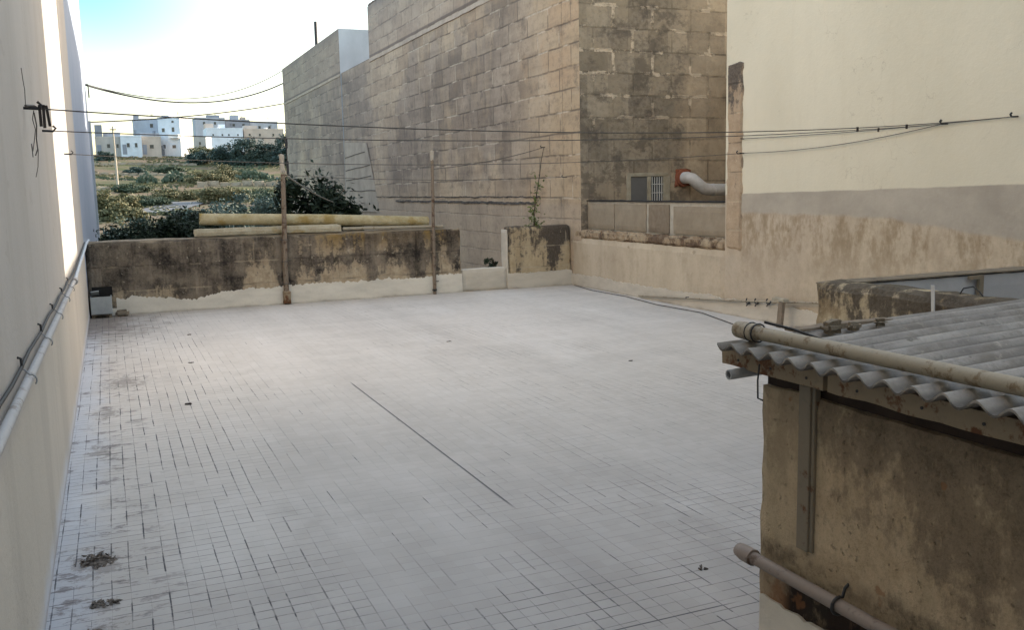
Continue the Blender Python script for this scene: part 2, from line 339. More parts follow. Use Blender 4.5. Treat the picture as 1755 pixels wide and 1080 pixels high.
def mouldy(name, tan, tan2, dark, amount=.5, topz=None, streak=(1.6, 1.6, .45), seed=0, courses=None, ochre=None):
    """limestone or render under black mould that runs down in streaks"""
    g = G(name, .95, .08)
    off = (seed*1.7, seed*.9, seed*.4)
    n1 = g.noise(streak, 7, .70, off); n2 = g.noise(7, 7, .76, off); fine = g.noise(36, 5, .78, off); big = g.noise(.9, 4, .6, (seed+4, 1, 2))
    base = g.ramp(n2, [(.32, tan2), (.62, tan)])
    if ochre: base = g.mix(g.mr(g.noise(2.2, 5, .65, (seed+8, 4, 2)), .5, .64, 0, .75), base, ochre)
    k = g.m('ADD', g.m('MULTIPLY', n1, .6), g.m('MULTIPLY', big, .4))
    if topz is not None: k = g.m('ADD', k, g.mr(g.z, topz[0], topz[1], -.07, .12))
    th = .64-.3*amount
    mould = g.mr(g.m('ADD', k, g.m('MULTIPLY', g.m('SUBTRACT', n2, .5), .55)), th, th+.11)
    base = g.mix(g.m('MULTIPLY', mould, .92), base, g.mix(g.mr(fine, .3, .75), dark, tuple(q*2.3 for q in dark)))
    h = g.m('ADD', fine, g.m('MULTIPLY', n2, 2))
    if courses:
        v = g.vec(g.m('ADD', g.x, g.y), g.m('ADD', g.z, courses[2] if len(courses) > 2 else 0.0), 0.0)
        c, f = g.brick(v, courses[0], courses[1], .01, .2)
        jn = g.noise(3, 3, .5, (seed, 7, 1))
        base = g.mix(g.m('MULTIPLY', f, g.mr(jn, .45, .6, .0, .5)), base, (.50, .42, .31))
        base = g.mix(g.m('MULTIPLY', f, g.mr(jn, .4, .52, .4, .0)), base, (.06, .05, .04))
        h = g.m('SUBTRACT', h, g.m('MULTIPLY', f, 1.5))
    base = g.mix(g.mr(fine, .55, .85, 0, .4), base, tuple(q*.8 for q in dark))
    base = g.mix(g.mr(g.noise(9, 4, .6, (seed, 2, 5)), .69, .74, 0, .6), base, tuple(min(1, q*1.35) for q in tan))
    return g.out(base, h, .012, .7)

def parapet_mat():
    """back parapet: nearly black on the left, ochre lichen and pale blocks to the right"""
    g = G('parapet_stone', .95, .08)
    n1 = g.noise((2.6, 1, .9), 7, .70); n2 = g.noise(7, 7, .76); fine = g.noise(38, 5, .78); big = g.noise(.9, 4, .6, (5, 1, 2)); drip = g.noise((9, 1, .7), 6, .7, (1, 4, 2))
    tan = g.ramp(n2, [(.32, (.29, .225, .155)), (.5, (.43, .345, .24)), (.66, (.56, .465, .335))])
    tan = g.mix(g.mr(drip, .52, .66, 0, .55), tan, (.58, .50, .385))
    tan = g.mix(g.m('MULTIPLY', g.mr(g.x, 2.4, 3.1), g.mr(g.m('ADD', g.z, g.m('MULTIPLY', n2, .7)), .95, 1.3, 0, .85)), tan, g.mix(n2, (.11, .075, .02), (.36, .215, .06)))
    left = g.mr(g.m('ADD', g.x, g.m('MULTIPLY', g.m('SUBTRACT', big, .5), 2.2)), 1.2, 2.2, .20, .015)
    k = g.m('ADD', g.m('ADD', g.m('MULTIPLY', n1, .38), g.m('ADD', g.m('MULTIPLY', big, .30), g.m('MULTIPLY', drip, .34))), left)
    k = g.m('ADD', k, g.mr(g.z, .22, .55, -.10, 0))
    k = g.m('ADD', k, g.m('MULTIPLY', g.mr(g.m('ABSOLUTE', g.m('SUBTRACT', g.x, 1.9)), .12, .35, -.10, 0), g.mr(g.z, .5, .85, 1, 0)))
    k = g.m('ADD', k, g.m('MULTIPLY', g.mr(g.m('ABSOLUTE', g.m('SUBTRACT', g.x, .35)), .25, .6, -.13, 0), g.mr(g.z, .3, .5, 1, 0)))
    for cx, w in ((2.32, .22), (3.55, .12), (4.25, .22), (4.55, .10), (4.86, .12)):
        k = g.m('ADD', k, g.mr(g.m('ABSOLUTE', g.m('SUBTRACT', g.x, g.m('ADD', cx, g.m('MULTIPLY', g.m('SUBTRACT', n2, .5), .3)))), w*.3, w, .11, 0))
    k = g.m('ADD', k, g.m('MULTIPLY', g.mr(g.m('ABSOLUTE', g.m('SUBTRACT', g.z, .62)), .0, .12, .05, 0), 1.0))
    k = g.m('ADD', k, g.m('MULTIPLY', g.m('SUBTRACT', n2, .5), .55))
    mould = g.mr(k, .458, .555)
    mid = g.noise(3.4, 5, .7, (7, 2, 1))
    dark = g.mix(g.mr(g.m('ADD', g.m('MULTIPLY', fine, .3), g.m('ADD', g.m('MULTIPLY', mid, .4), g.m('MULTIPLY', drip, .3))), .40, .62), (.028, .025, .023), (.19, .158, .13))
    base = g.mix(g.m('MULTIPLY', mould, g.mr(mid, .3, .7, 1, .72)), tan, dark)
    v = g.vec(g.m('ADD', g.x, .15), g.m('ADD', g.z, g.m('ADD', .01, g.m('MULTIPLY', g.m('SUBTRACT', n2, .5), .03))), 0.0)
    c, f = g.brick(v, .80, .33, .012, .3)
    jn = g.noise(2.6, 3, .5, (1, 7, 1))
    base = g.mix(g.m('MULTIPLY', f, g.mr(jn, .48, .6, 0, .5)), base, (.46, .38, .27))
    base = g.mix(g.m('MULTIPLY', f, g.mr(jn, .4, .5, .4, .0)), base, (.055, .045, .04))
    base = g.mix(g.mr(g.noise(13, 4, .65, (3, 2, 5)), .645, .70, 0, .6), base, (.50, .44, .34))
    base = g.mix(g.mr(fine, .5, .8, 0, .5), base, (.05, .04, .035))
    base = g.mix(g.mr(g.z, .975, 1.0, 0, .6), base, (.42, .36, .28))
    return g.out(base, g.m('ADD', g.m('ADD', fine, g.m('MULTIPLY', n2, 2)), g.m('MULTIPLY', f, -1.0)), .016, .8)

def skirt_mat(name='skirt_whitewash', c=(.70, .655, .57)):
    g = G(name, .85, .15)
    n = g.noise((2.2, 2.2, 6), 5, .65); f = g.noise(26, 5, .7)
    base = g.ramp(n, [(.3, tuple(q*.80 for q in c)), (.62, c)])
    base = g.mix(g.mr(f, .55, .8, 0, .35), base, tuple(q*.55 for q in c))
    base = g.mix(g.mr(g.m('ADD', g.z, g.m('MULTIPLY', g.m('SUBTRACT', n, .5), .12)), -.01, .035, .55, 0), base, (.22, .18, .14))
    return g.out(base, f, .006, .6)

def right_wall_mat():
    """low rendered wall, grey cement band over it, cream coat above: one long weathered surface"""
    g = G('render_weathered', .92, .12)
    n1 = g.noise((1, 1.6, .5), 6, .66, (2, 3, 1)); n2 = g.noise(4, 6, .7); fine = g.noise(24, 5, .72); big = g.noise(.6, 3, .6)
    base = g.ramp(n2, [(.3, (.38, .31, .225)), (.6, (.52, .435, .325))])
    base = g.mix(g.mr(big, .4, .65, 0, .5), base, (.50, .42, .335))
    far = g.mr(g.y, 9.2, 10.4)
    base = g.mix(g.m('MULTIPLY', far, .7), base, g.ramp(n1, [(.35, (.44, .365, .27)), (.65, (.57, .49, .375))]))
    streak = g.mr(g.m('ADD', g.m('MULTIPLY', g.noise((1, 7, .9), 5, .65, (0, 4, 0)), .4), g.m('MULTIPLY', g.noise((1, 2.2, 2.6), 7, .72, (3, 4, 0)), .6)), .48, .64, 0, .5)
    base = g.mix(streak, base, (.36, .285, .205))
    # brown leaks under the grey band
    zz = g.m('ADD', g.z, g.m('MULTIPLY', g.m('SUBTRACT', n2, .5), .15))
    leak = g.m('MULTIPLY', g.m('MULTIPLY', g.mr(zz, .45, 1.05), g.mr(zz, 1.22, 1.34, 1, 0)), g.mr(g.m('ADD', g.m('MULTIPLY', g.noise((1, 3.6, 1.6), 7, .74, (6, 0, 0)), .7), g.m('MULTIPLY', g.noise((1, 14, 9), 5, .7, (6, 3, 0)), .3)), .45, .60))
    leak = g.m('MULTIPLY', leak, g.mr(g.y, 9.1, 9.3, 1, 0))
    base = g.mix(g.m('MULTIPLY', leak, .78), base, g.mix(n2, (.20, .145, .085), (.34, .26, .165)))
    base = g.mix(g.mr(fine, .5, .8, 0, .25), base, (.22, .17, .12))
    pits = g.mr(g.noise((1, 6, 9), 3, .5, (1, 1, 1)), .70, .74, 0, .5)
    base = g.mix(pits, base, (.22, .16, .10))
    # grey cement band
    e = g.m('MULTIPLY', g.m('SUBTRACT', g.noise((1, 2.4, 2.4), 4, .6, (4, 4, 4)), .5), .08)
    ze = g.m('ADD', g.z, e)
    low = g.m('ADD', ze, g.m('MULTIPLY', g.mr(g.y, 4.5, 7.5, 1, 0), .22))
    grey = g.m('MULTIPLY', g.mr(low, 1.22, 1.27), g.mr(g.y, 9.1, 9.3, 1, 0))
    base = g.mix(g.m('MULTIPLY', grey, .85), base, g.ramp(g.noise((1, 2, 3), 5, .65, (3, 9, 9)), [(.3, (.33, .30, .255)), (.65, (.44, .40, .34))]))
    # cream coat
    ln = g.m('ADD', 1.47, g.m('MULTIPLY', g.m('SUBTRACT', 9.1, g.y), .018))
    cream = g.m('MULTIPLY', g.mr(g.m('SUBTRACT', g.m('ADD', g.z, g.m('MULTIPLY', e, .35)), ln), -.008, .008), 1.0)
    cc = g.ramp(g.noise((1, .7, .5), 5, .6, (1, 2, 2)), [(.3, (.61, .56, .435)), (.65, (.69, .64, .51))])
    cc = g.mix(g.mr(fine, .5, .85, 0, .12), cc, (.5, .43, .3))
    cc = g.mix(g.mr(g.noise((1, 5, .35), 4, .6, (2, 2, 8)), .55, .75, 0, .15), cc, (.55, .47, .34))
    cc = g.mix(g.mr(g.noise((1, 7, 7), 4, .6, (5, 2, 8)), .70, .74, 0, .35), cc, (.45, .39, .30))
    cc = g.mix(g.m('MULTIPLY', g.mr(g.noise((1, 1.6, .22), 6, .7, (7, 7, 1)), .52, .7), .28), cc, (.56, .50, .39))
    hair = g.mr(g.m('ABSOLUTE', g.m('SUBTRACT', g.noise((1, .9, .9), 5, .6, (2, 8, 8)), .5)), .0, .0025, .35, 0)
    cc = g.mix(g.m('MULTIPLY', hair, g.mr(g.noise(.8, 2, .5, (1, 1, 9)), .5, .6)), cc, (.38, .32, .24))
    base = g.mix(cream, base, cc)
    return g.out(base, g.m('ADD', fine, n2), .008, .45)

def left_wall_mat():
    g = G('left_render', .9, .12)
    n = g.noise((1, .7, .5), 5, .6); fine = g.noise((30, 30, 30), 5, .7); st = g.noise((1, 4, .3), 4, .6, (3, 1, 2))
    base = g.ramp(n, [(.3, (.42, .395, .365)), (.65, (.49, .465, .43))])
    base = g.mix(g.mr(st, .5, .75, 0, .12), base, (.43, .39, .34))
    # warmer dado under the pipe, bluish whitewash at the foot
    base = g.mix(g.mr(g.m('ADD', g.z, g.m('MULTIPLY', g.m('SUBTRACT', n, .5), .1)), .80, .88, .85, 0), base, g.ramp(n, [(.3, (.48, .445, .385)), (.7, (.56, .52, .455))]))
    base = g.mix(g.mr(g.m('ADD', g.z, g.m('MULTIPLY', g.m('SUBTRACT', g.noise(3, 5, .6), .5), .2)), .0, .16, .8, 0), base, (.56, .60, .68))
    base = g.mix(g.mr(fine, .5, .8, 0, .2), base, (.36, .33, .29))
    base = g.mix(g.m('MULTIPLY', g.mr(g.noise((1, 2.2, .35), 6, .7, (5, 1, 6)), .47, .68), .42), base, (.38, .35, .31))
    base = g.mix(g.mr(g.m('ADD', g.z, g.m('MULTIPLY', g.m('SUBTRACT', fine, .5), .10)), .0, .05, .55, 0), base, (.25, .23, .22))
    hair = g.mr(g.m('ABSOLUTE', g.m('SUBTRACT', g.noise((1, .9, 1.1), 5, .6, (2, 8, 8)), .5)), .0, .003, .4, 0)
    base = g.mix(g.m('MULTIPLY', hair, g.mr(g.noise(.8, 2, .5, (1, 1, 9)), .48, .58)), base, (.30, .27, .23))
    base = g.mix(g.mr(g.noise((9, 9, 9), 4, .6, (1, 5, 2)), .68, .72, 0, .35), base, (.40, .36, .31))
    cr = g.mr(g.noise((1, 2.5, 6), 3, .5, (3, 3, 3)), .70, .72, 0, .25)
    base = g.mix(cr, base, (.35, .31, .27))
    return g.out(base, g.m('ADD', fine, g.m('MULTIPLY', n, 2)), .006, .45)

def shed_mat():
    g = G('shed_render', .93, .1)
    n1 = g.noise((3.5, 3.5, 2.2), 8, .74, (2, 1, 1)); n2 = g.noise(11, 8, .80, (0, 3, 1)); fine = g.noise(75, 7, .82); big = g.noise(1.6, 4, .6, (1.3, 2.2, .4))
    base = g.ramp(n2, [(.3, (.43, .325, .205)), (.6, (.67, .53, .355))])
    pil = g.mr(g.y, 2.10, 2.13)
    base = g.mix(g.m('MULTIPLY', pil, .55), base, (.54, .44, .30))
    base = g.mix(g.mr(g.noise(4, 5, .65, (7, 7, 1)), .50, .64, 0, .6), base, (.48, .395, .26))
    k = g.m('ADD', g.m('MULTIPLY', n1, .5), g.m('MULTIPLY', big, .5))
    k = g.m('ADD', k, g.m('ADD', g.mr(g.z, .45, .95, -.06, .06), g.mr(g.y, 1.4, 2.05, .05, -.02)))
    k = g.m('ADD', k, g.m('ADD', g.m('MULTIPLY', g.m('SUBTRACT', n2, .5), .55), g.m('MULTIPLY', g.m('SUBTRACT', g.noise((7, 7, 4), 6, .72, (4, 4, 2)), .5), .5)))
    mould = g.m('MULTIPLY', g.mr(k, .45, .585), g.mr(pil, 0, 1, 1, .55))
    base = g.mix(g.m('MULTIPLY', mould, .84), base, g.mix(g.mr(g.m('ADD', g.m('MULTIPLY', fine, .5), g.m('MULTIPLY', n2, .5)), .35, .65), (.085, .066, .048), (.34, .265, .185)))
    # damp line and bare orange stone above the white skirt
    zz = g.m('ADD', g.z, g.m('MULTIPLY', g.m('SUBTRACT', n2, .5), .10))
    orange = g.m('MULTIPLY', g.mr(zz, .36, .40, 1, 0), g.mr(g.noise(7, 4, .6, (1, 9, 2)), .42, .55, .25, .9))
    base = g.mix(orange, base, (.36, .19, .10))
    base = g.mix(g.m('MULTIPLY', g.m('MULTIPLY', g.mr(zz, .37, .41, 1, 0), g.mr(g.y, 2.2, 2.26, 1, 0)), g.mr(n1, .35, .5, .35, .95)), base, (.028, .022, .02))
    base = g.mix(g.m('MULTIPLY', g.mr(g.m('ABSOLUTE', g.m('SUBTRACT', g.z, .435)), .012, .05, 1, 0), g.mr(n2, .4, .6, .1, .6)), base, (.07, .05, .035))
    base = g.mix(g.mr(g.noise(9, 3, .5, (4, 1, 7)), .70, .73, 0, .6), base, (.32, .15, .07))
    base = g.mix(g.mr(fine, .48, .8, 0, .6), base, (.075, .06, .045))
    pit = g.mr(g.noise(40, 2, .5, (5, 5, 5)), .66, .72)
    base = g.mix(g.m('MULTIPLY', pit, .22), base, (.08, .06, .045))
    lime = g.mr(g.noise((16, 16, 9), 6, .75, (8, 1, 3)), .58, .72, 0, .35)
    base = g.mix(lime, base, (.52, .44, .32))
    return g.out(base, g.m('SUBTRACT', g.m('ADD', fine, g.m('MULTIPLY', n2, 2)), g.m('MULTIPLY', pit, 1.2)), .009, .9)

def sheet_mat():
    g = G('fibre_cement', .9, .15)
    n = g.noise((3, 6, 6), 6, .7); fine = g.noise(70, 4, .75); st = g.noise((1.2, 14, 3), 4, .6)
    base = g.ramp(n, [(.3, (.19, .175, .162)), (.62, (.33, .31, .285))])
    base = g.mix(g.mr(fine, .45, .75, 0, .5), base, (.15, .14, .13))
    base = g.mix(g.mr(st, .52, .7, 0, .45), base, (.44, .42, .39))
    base = g.mix(g.mr(g.x, 1.78, 1.9, .3, 0), base, (.30, .275, .23))
    ph = g.m('COSINE', g.m('ADD', g.m('MULTIPLY', g.m('SUBTRACT', 2.475, g.y), 2*PI/.091), PI*.35))
    base = g.mix(g.m('MULTIPLY', g.mr(ph, .3, -.9), g.mr(n, .3, .6, .45, .9)), base, (.085, .078, .07))
    base = g.mix(g.mr(g.noise(12, 3, .6, (3, 1, 1)), .62, .70, 0, .65), base, (.075, .068, .055))
    base = g.mix(g.mr(g.noise(20, 5, .7, (3, 7, 1)), .60, .68, 0, .5), base, (.46, .43, .36))
    base = g.mix(g.mr(g.noise(5, 6, .7, (9, 7, 1)), .5, .65, 0, .5), base, (.17, .15, .125))
    return g.out(base, fine, .003, .7)

def rusty(name, paint, amount=.5, rust=(.14, .065, .03), sc=9, rough=.65, metal=0.0):
    g = G(name, rough, .25); n = g.noise(sc, 6, .7, (1, 2, 3)); f = g.noise(sc*5, 4, .7)
    c = g.mix(g.mr(n, .64-.25*amount, .74-.25*amount), paint, rust)
    c = g.mix(g.mr(f, .5, .8, 0, .35), c, tuple(q*.5 for q in paint))
    return g.out(c, f, .002, .5)

def foliage(name, a, b, c=None, sc=2.0):
    g = G(name, .6, .25)
    n = g.noise(sc, 3, .6); w = g.white(g.scale(18.0))
    nn = g.m('ADD', g.m('MULTIPLY', n, .65), g.m('MULTIPLY', w, .35))
    st = [(.3, a), (.62, b)] + ([(.8, c)] if c else [])
    return g.out(g.ramp(nn, st))

def ground_mat():
    g = G('field_soil', .95, .05)
    n1 = g.noise((.035, .10, .1), 6, .65); n2 = g.noise((.18, .45, .3), 6, .7, (3, 1, 0)); f = g.noise(1.6, 6, .75)
    base = g.ramp(n1, [(.34, (.065, .085, .040)), (.47, (.12, .115, .065)), (.56, (.18, .135, .10)), (.68, (.09, .115, .05))])
    base = g.mix(g.mr(n2, .45, .66, 0, .7), base, (.21, .155, .12))
    base = g.mix(g.mr(g.noise((.12, .3, .3), 5, .7, (9, 9, 0)), .52, .62, 0, .75), base, (.085, .11, .035))
    base = g.mix(g.mr(f, .45, .75, 0, .6), base, (.05, .052, .03))
    base = g.mix(g.mr(g.noise(.9, 4, .7, (2, 2, 0)), .66, .72, 0, .6), base, (.36, .32, .26))
    return g.out(base, f, .2, .6)

def house_mat(name, c, stain=.25):
    g = G(name, .9, .1); n = g.noise((.5, .5, .25), 5, .65); f = g.noise(3, 5, .7)
    b = g.ramp(n, [(.3, tuple(q*(1-stain) for q in c)), (.65, c)])
    return g.out(g.mix(g.mr(f, .5, .8, 0, .3), b, tuple(q*.6 for q in c)), f, .03, .4)
rng = random.Random(11)
XL, XR, YB = -.33, 6.89, 13.6

# ------------------------------------------------------------------ materials used
M = dict(
    floor=floor_mat(), left=left_wall_mat(), right=right_wall_mat(), side=stone_left(), front=stone_front(),
    parapet=parapet_mat(), skirt=skirt_mat(), skirt2=skirt_mat('skirt_warm', (.58, .525, .44)), shed=shed_mat(), sheet=sheet_mat(), ground=ground_mat(),
    stub=mouldy('stub_stone', (.62, .53, .38), (.42, .34, .22), (.052, .044, .036), .56, (.62, .95), (5, 5, 1.6), 3, None, (.20, .14, .075)),
    pier=mouldy('pier_stone', (.48, .37, .26), (.36, .265, .18), (.07, .06, .052), .42, (1.9, 2.9), (2, 2, .5), 5, (.8, .345)),
    pillar=mouldy('pillar_stone', (.52, .42, .28), (.36, .28, .175), (.045, .038, .034), .60, (.35, 1.3), (5.5, 2, .9), 9, (.8, .33)),
    ledge=mouldy('rubble_ledge', (.46, .375, .26), (.26, .18, .115), (.075, .05, .035), .62, None, (5, 4, 4), 6),
    block=plain('concrete_block', (.31, .26, .195), .1, 5, .95, .1, (.25, .205, .15), bump=.004),
    block2=plain('concrete_block_dark', (.24, .195, .145), .1, 14, .95, .1, (.19, .15, .11), bump=.004),
    mortar=plain('pale_mortar', (.46, .42, .35), .1, 14, .95, .1),
    membrane=plain('roofing_felt', (.035, .033, .033), .2, 20),
    blue=plain('sky_shade_render', (.34, .385, .47), .1, .8, .9, .1, (.30, .35, .43), bump=.004),  # white wall; the blue of its sky shade is put into the colour
    pale=house_mat('pale_render', (.58, .60, .62), .3),
    patch=plain('plaster_patch', (.42, .36, .30), .1, 2.0, .95, .1, (.30, .26, .22), bump=.006),
    groove=plain('dark_joint', (.13, .113, .10), .2, 8),
    course=plain('string_course', (.50, .415, .33), .1, 3.0, .95, .1, (.38, .31, .25), bump=.006),
    frame=plain('stone_surround', (.40, .365, .29), .1, 6, .9, .1, (.28, .25, .19)),
    shutter=plain('grey_shutter', (.135, .135, .135), .06, 4, .6, .3),
    iron=plain('black_iron', (.03, .03, .032), .2, 20, .55, .4),
    glass=plain('dark_pane', (.05, .055, .06), .1, 3, .15, .5),
    duct=plain('white_duct', (.54, .53, .52), .06, 5, .55, .3, (.38, .37, .35)),
    clay=plain('red_clay', (.25, .105, .068), .2, 14, .9, .1, (.22, .07, .04)),
    post=rusty('old_post', (.21, .165, .125), .5, (.10, .06, .04), 14),
    posttop=plain('pale_post_top', (.42, .38, .32), .1, 14),
    lichen=mouldy('lichen_pipe', (.47, .41, .27), (.33, .27, .14), (.11, .085, .045), .25, None, (3, 8, 8), 2, None, (.27, .185, .05)),
    lichen2=mouldy('lichen_pipe_pale', (.46, .42, .32), (.33, .28, .19), (.10, .08, .05), .2, None, (3, 8, 8), 12, None, (.30, .21, .06)),
    pvc=rusty('shed_pipe', (.33, .29, .22), .40, (.20, .15, .095), 14, .75),
    pvc2=rusty('brown_pipe', (.25, .205, .175), .38, (.12, .085, .065), 8, .55),
    pvcgrey=plain('grey_pipe', (.36, .37, .38), .1, 12, .6, .3),
    wpipe=rusty('painted_pipe', (.42, .415, .41), .42, (.28, .255, .23), 9, .85),
    wpipe2=plain('blue_grey_pipe', (.45, .50, .55), .1, 8, .6, .3),
    cable=plain('black_cable', (.022, .021, .021), .1, 20, .6, .3),
    wire=plain('clothes_wire', (.13, .118, .106), .2, 30, .6, .3),
    rope=plain('pale_rope', (.38, .36, .32), .1, 30),
    timber=rusty('eave_timber', (.27, .215, .145), .62, (.13, .06, .03), 10, .9),
    timberd=plain('dark_timber', (.045, .030, .022), .2, 10),
    angle=rusty('angle_iron', (.20, .17, .125), .30, (.12, .06, .03), 10, .7),
    board=plain('weathered_board', (.25, .20, .15), .15, 12),
    zinc=plain('zinc_sheet', (.40, .42, .42), .08, 6, .5, .35, (.30, .32, .33), bump=.001),
    void=plain('dark_recess', (.02, .019, .018), .1, 9),
    rubble=mouldy('loose_stone', (.26, .22, .17), (.18, .15, .11), (.05, .042, .036), .4, None, 8.0, 15),
    greywall=plain('grey_paint', (.42, .425, .435), .05, 2.5, .85, .15, (.35, .355, .365), bump=.003),
    dirt=plain('leaf_litter', (.19, .165, .145), .25, 45, .98, .05, (.07, .06, .053), bump=.01),
    peg=plain('old_peg', (.055, .045, .042), .2, 30),
    strap=plain('white_strap', (.55, .55, .54), .05, 30),
    drywall=mouldy('dry_stone', (.36, .31, .25), (.24, .20, .15), (.08, .07, .06), .35, None, (.8, .8, 1.6), 21),
    asphalt=plain('asphalt', (.16, .165, .175), .1, 3, .9, .1),
    bark=plain('bark', (.10, .08, .06), .2, 8, .95, .05),
    f_dark=foliage('leaves_dark', (.010, .018, .012), (.028, .045, .022), (.055, .075, .035), 3.0),
    f_hedge=foliage('leaves_hedge', (.012, .022, .015), (.034, .055, .028), (.085, .10, .05), 3.0),
    f_mid=foliage('leaves_mid_hazed', (.045, .066, .048), (.085, .115, .07), (.16, .18, .115), 1.2),  # lightened to carry distance haze in the leaf colour
    f_blue=foliage('leaves_bluish_hazed', (.035, .062, .062), (.075, .11, .095), (.18, .21, .17), .8),  # haze of the lower fields lightened into the colour
    f_olive=foliage('leaves_olive', (.09, .092, .05), (.18, .17, .085), (.30, .27, .14), .6),
    f_gold=foliage('leaves_dry', (.09, .088, .045), (.165, .155, .08), (.27, .25, .14), .7),
    f_far=foliage('leaves_far_hazed', (.035, .060, .060), (.075, .11, .095), (.15, .175, .125), .35),  # distance haze put into the colour, paler and bluer
    f_pad=foliage('cactus_pads_hazed', (.045, .07, .045), (.09, .12, .085), (.30, .33, .27), 1.4),  # pads paled for distance haze
    f_weed=foliage('weed_leaves', (.08, .11, .03), (.15, .19, .06), (.25, .27, .11), 9.0),
)

# ------------------------------------------------------------------ the terrace floor
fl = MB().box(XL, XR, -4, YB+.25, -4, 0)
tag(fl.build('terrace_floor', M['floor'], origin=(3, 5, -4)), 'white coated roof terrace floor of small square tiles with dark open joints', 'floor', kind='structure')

# ------------------------------------------------------------------ left: house wall and the house after it
o = MB().box(-5, XL, -4, 13.42, -4, 8.0).build('rendered_house', M['left'])
tag(o, 'plain grey-cream rendered house wall rising along the left side of the terrace', 'house')
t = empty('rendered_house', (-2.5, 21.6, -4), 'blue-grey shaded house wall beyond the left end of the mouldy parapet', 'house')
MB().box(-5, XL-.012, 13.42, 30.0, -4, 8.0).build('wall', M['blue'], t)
MB().box(XL-.012, XL+.05, 29.72, 30.0, -4, 3.75).build('pale_edge_strip', M['pale'], t)  # pale strip up the far edge of the wall

# pipe, cable and clips on the left wall
t = empty('wall_pipe', (XL, 5.5, .9), 'grey-white pipe clipped along the foot of the left house wall', 'pipe')
MB().tube([(XL+.028, y, .972-.011*(y-3)) for y in (-2.0, 1, 3, 5.5, 8.45)], .0165, 12).build('pipe', M['wpipe'], t)
MB().tube([(XL+.034, 8.40, .912), (XL+.034, 8.62, .910)], .025, 12).build('coupling', M['wpipe'], t)
MB().tube([(XL+.03, 8.62, .91), (XL+.026, 10.5, .935), (XL+.03, 12.4, .97), (XL+.03, 13.3, .99), (XL+.06, 13.52, 1.03)], .017, 8).build('thin_pipe', M['wpipe2'], t)
for y in (3.62, 4.62, 5.7, 6.75, 7.6):
    z = .972-.011*(y-3)
    MB().tube([(XL+.002, y, z+.045), (XL+.02, y, z+.040)]+[(XL+.034+.022*math.sin(a), y, z+.022*math.cos(a)) for a in [PI*k/7 for k in range(6)]], .0032, 6).build('clip', M['pvcgrey'], t)
pts = [(XL+.012, y, .972-.011*(y-3)+.052+.006*math.sin(y*5.1)) for y in [-2+.35*k for k in range(31)]]
pts += [(XL+.014, y, .955+.055*(y-8.9)/4.6) for y in (9.3, 10.5, 11.6, 12.6, 13.4)]
o = MB().tube(pts, .007, 6).build('cable', M['cable'])
tag(o, 'thin black cable running just above the pipe on the left wall', 'cable')
for y in (3.62, 4.65, 5.6, 6.7, 7.7):
    z = .972-.011*(y-3)+.05
    MB().tube([(XL, y, z+.035), (XL+.012, y, z+.03), (XL+.014, y, z-.004)], .005, 5).build('nail', M['iron'], o)

# ------------------------------------------------------------------ back parapet
def skirt_top(base, amp, seed, fq=4.0, dips=()):
    def f(x):
        v = base + amp*(mn.noise(Vector((x*fq, seed, 0)))+.7*mn.noise(Vector((x*fq*4, seed, 2)))+.7*mn.noise(Vector((x*fq*11, seed, 4)))+.45*mn.noise(Vector((x*fq*29, seed, 6))))
        for c, w, d in dips:
            if abs(x-c) < w: v -= d*(1-abs(x-c)/w)
        return max(.02, v)
    return f
t = empty('parapet_wall', (2.3, YB+.1, 0), 'long stone parapet at the back of the terrace, black with mould at its left end', 'wall')
MB().rough(XL+.002, 4.98, YB, YB+.2, -.02, 1.005, .055, .010, 0, 2, .018).build('wall', M['parapet'], t)
f = skirt_top(.235, .032, 3.3, 2.6, ((1.0, .55, .09), (.42, .2, .02)))
MB().sheet((XL+.34, YB-.016, 0), (1, 0, 0), 4.98-XL-.34, 1, (0, .02, 0), lambda x: f(x)+.04*min(1, x/4), 420).build('whitewash_skirt', M['skirt'], t)
MB().box(XL+.02, XL+.35, YB-.022, YB-.004, 0, .10).build('whitewash_skirt', M['skirt'], t)
# low sill of the gap and the short pillar right of it
t = empty('low_wall', (5.37, YB+.1, 0), 'low whitewashed sill wall closing the gap right of the long parapet', 'wall')
MB().rough(4.982, 5.752, YB+.006, YB+.2, -.02, .352, .06, .005, 0, 4, .012).build('wall', M['skirt2'], t)
t = empty('parapet_pillar', (6.32, YB+.1, 0), 'short stone parapet stump with black mould in the far right corner', 'wall')
MB().rough(5.78, 6.887, YB+.002, YB+.22, -.02, .985, .05, .010, 0, 8, .016).build('wall', M['pillar'], t)
MB().rough(5.735, 5.776, YB-.006, YB+.21, -.02, .95, .05, .004, 0, 9, .008).build('plaster_edge', M['skirt2'], t)
f2 = skirt_top(.245, .022, 8.1, 2.5, ((.0, .3, -.01),))
MB().sheet((5.74, YB-.026, 0), (1, 0, 0), 1.145, 1, (0, .02, 0), f2, 90).build('whitewash_skirt', M['skirt2'], t)

# lengths of pipe laid on the parapet
o = MB().tube([(1.16, YB+.16, 1.255), (2.9, YB+.155, 1.190), (4.50, YB+.16, 1.105)], .083, 18, hollow=.80).build('cement_pipe', M['lichen'])
tag(o, 'long round lichen-stained cement pipe lying on top of the back parapet', 'pipe')
o = MB().rough(1.06, 3.13, YB-.005, YB+.115, 1.012, 1.125, .07, .004, 0, 5, .012).build('stone_beam', M['lichen2'])
tag(o, 'square stone beam with ochre lichen lying in front of the long pipe', 'beam')
o = MB().tube([(3.15, YB+.035, 1.052), (4.72, YB+.06, 1.032)], .024, 10, hollow=.75).build('thin_pipe', M['pvc'])
tag(o, 'thin grey pipe on the parapet top right of the square beam', 'pipe')

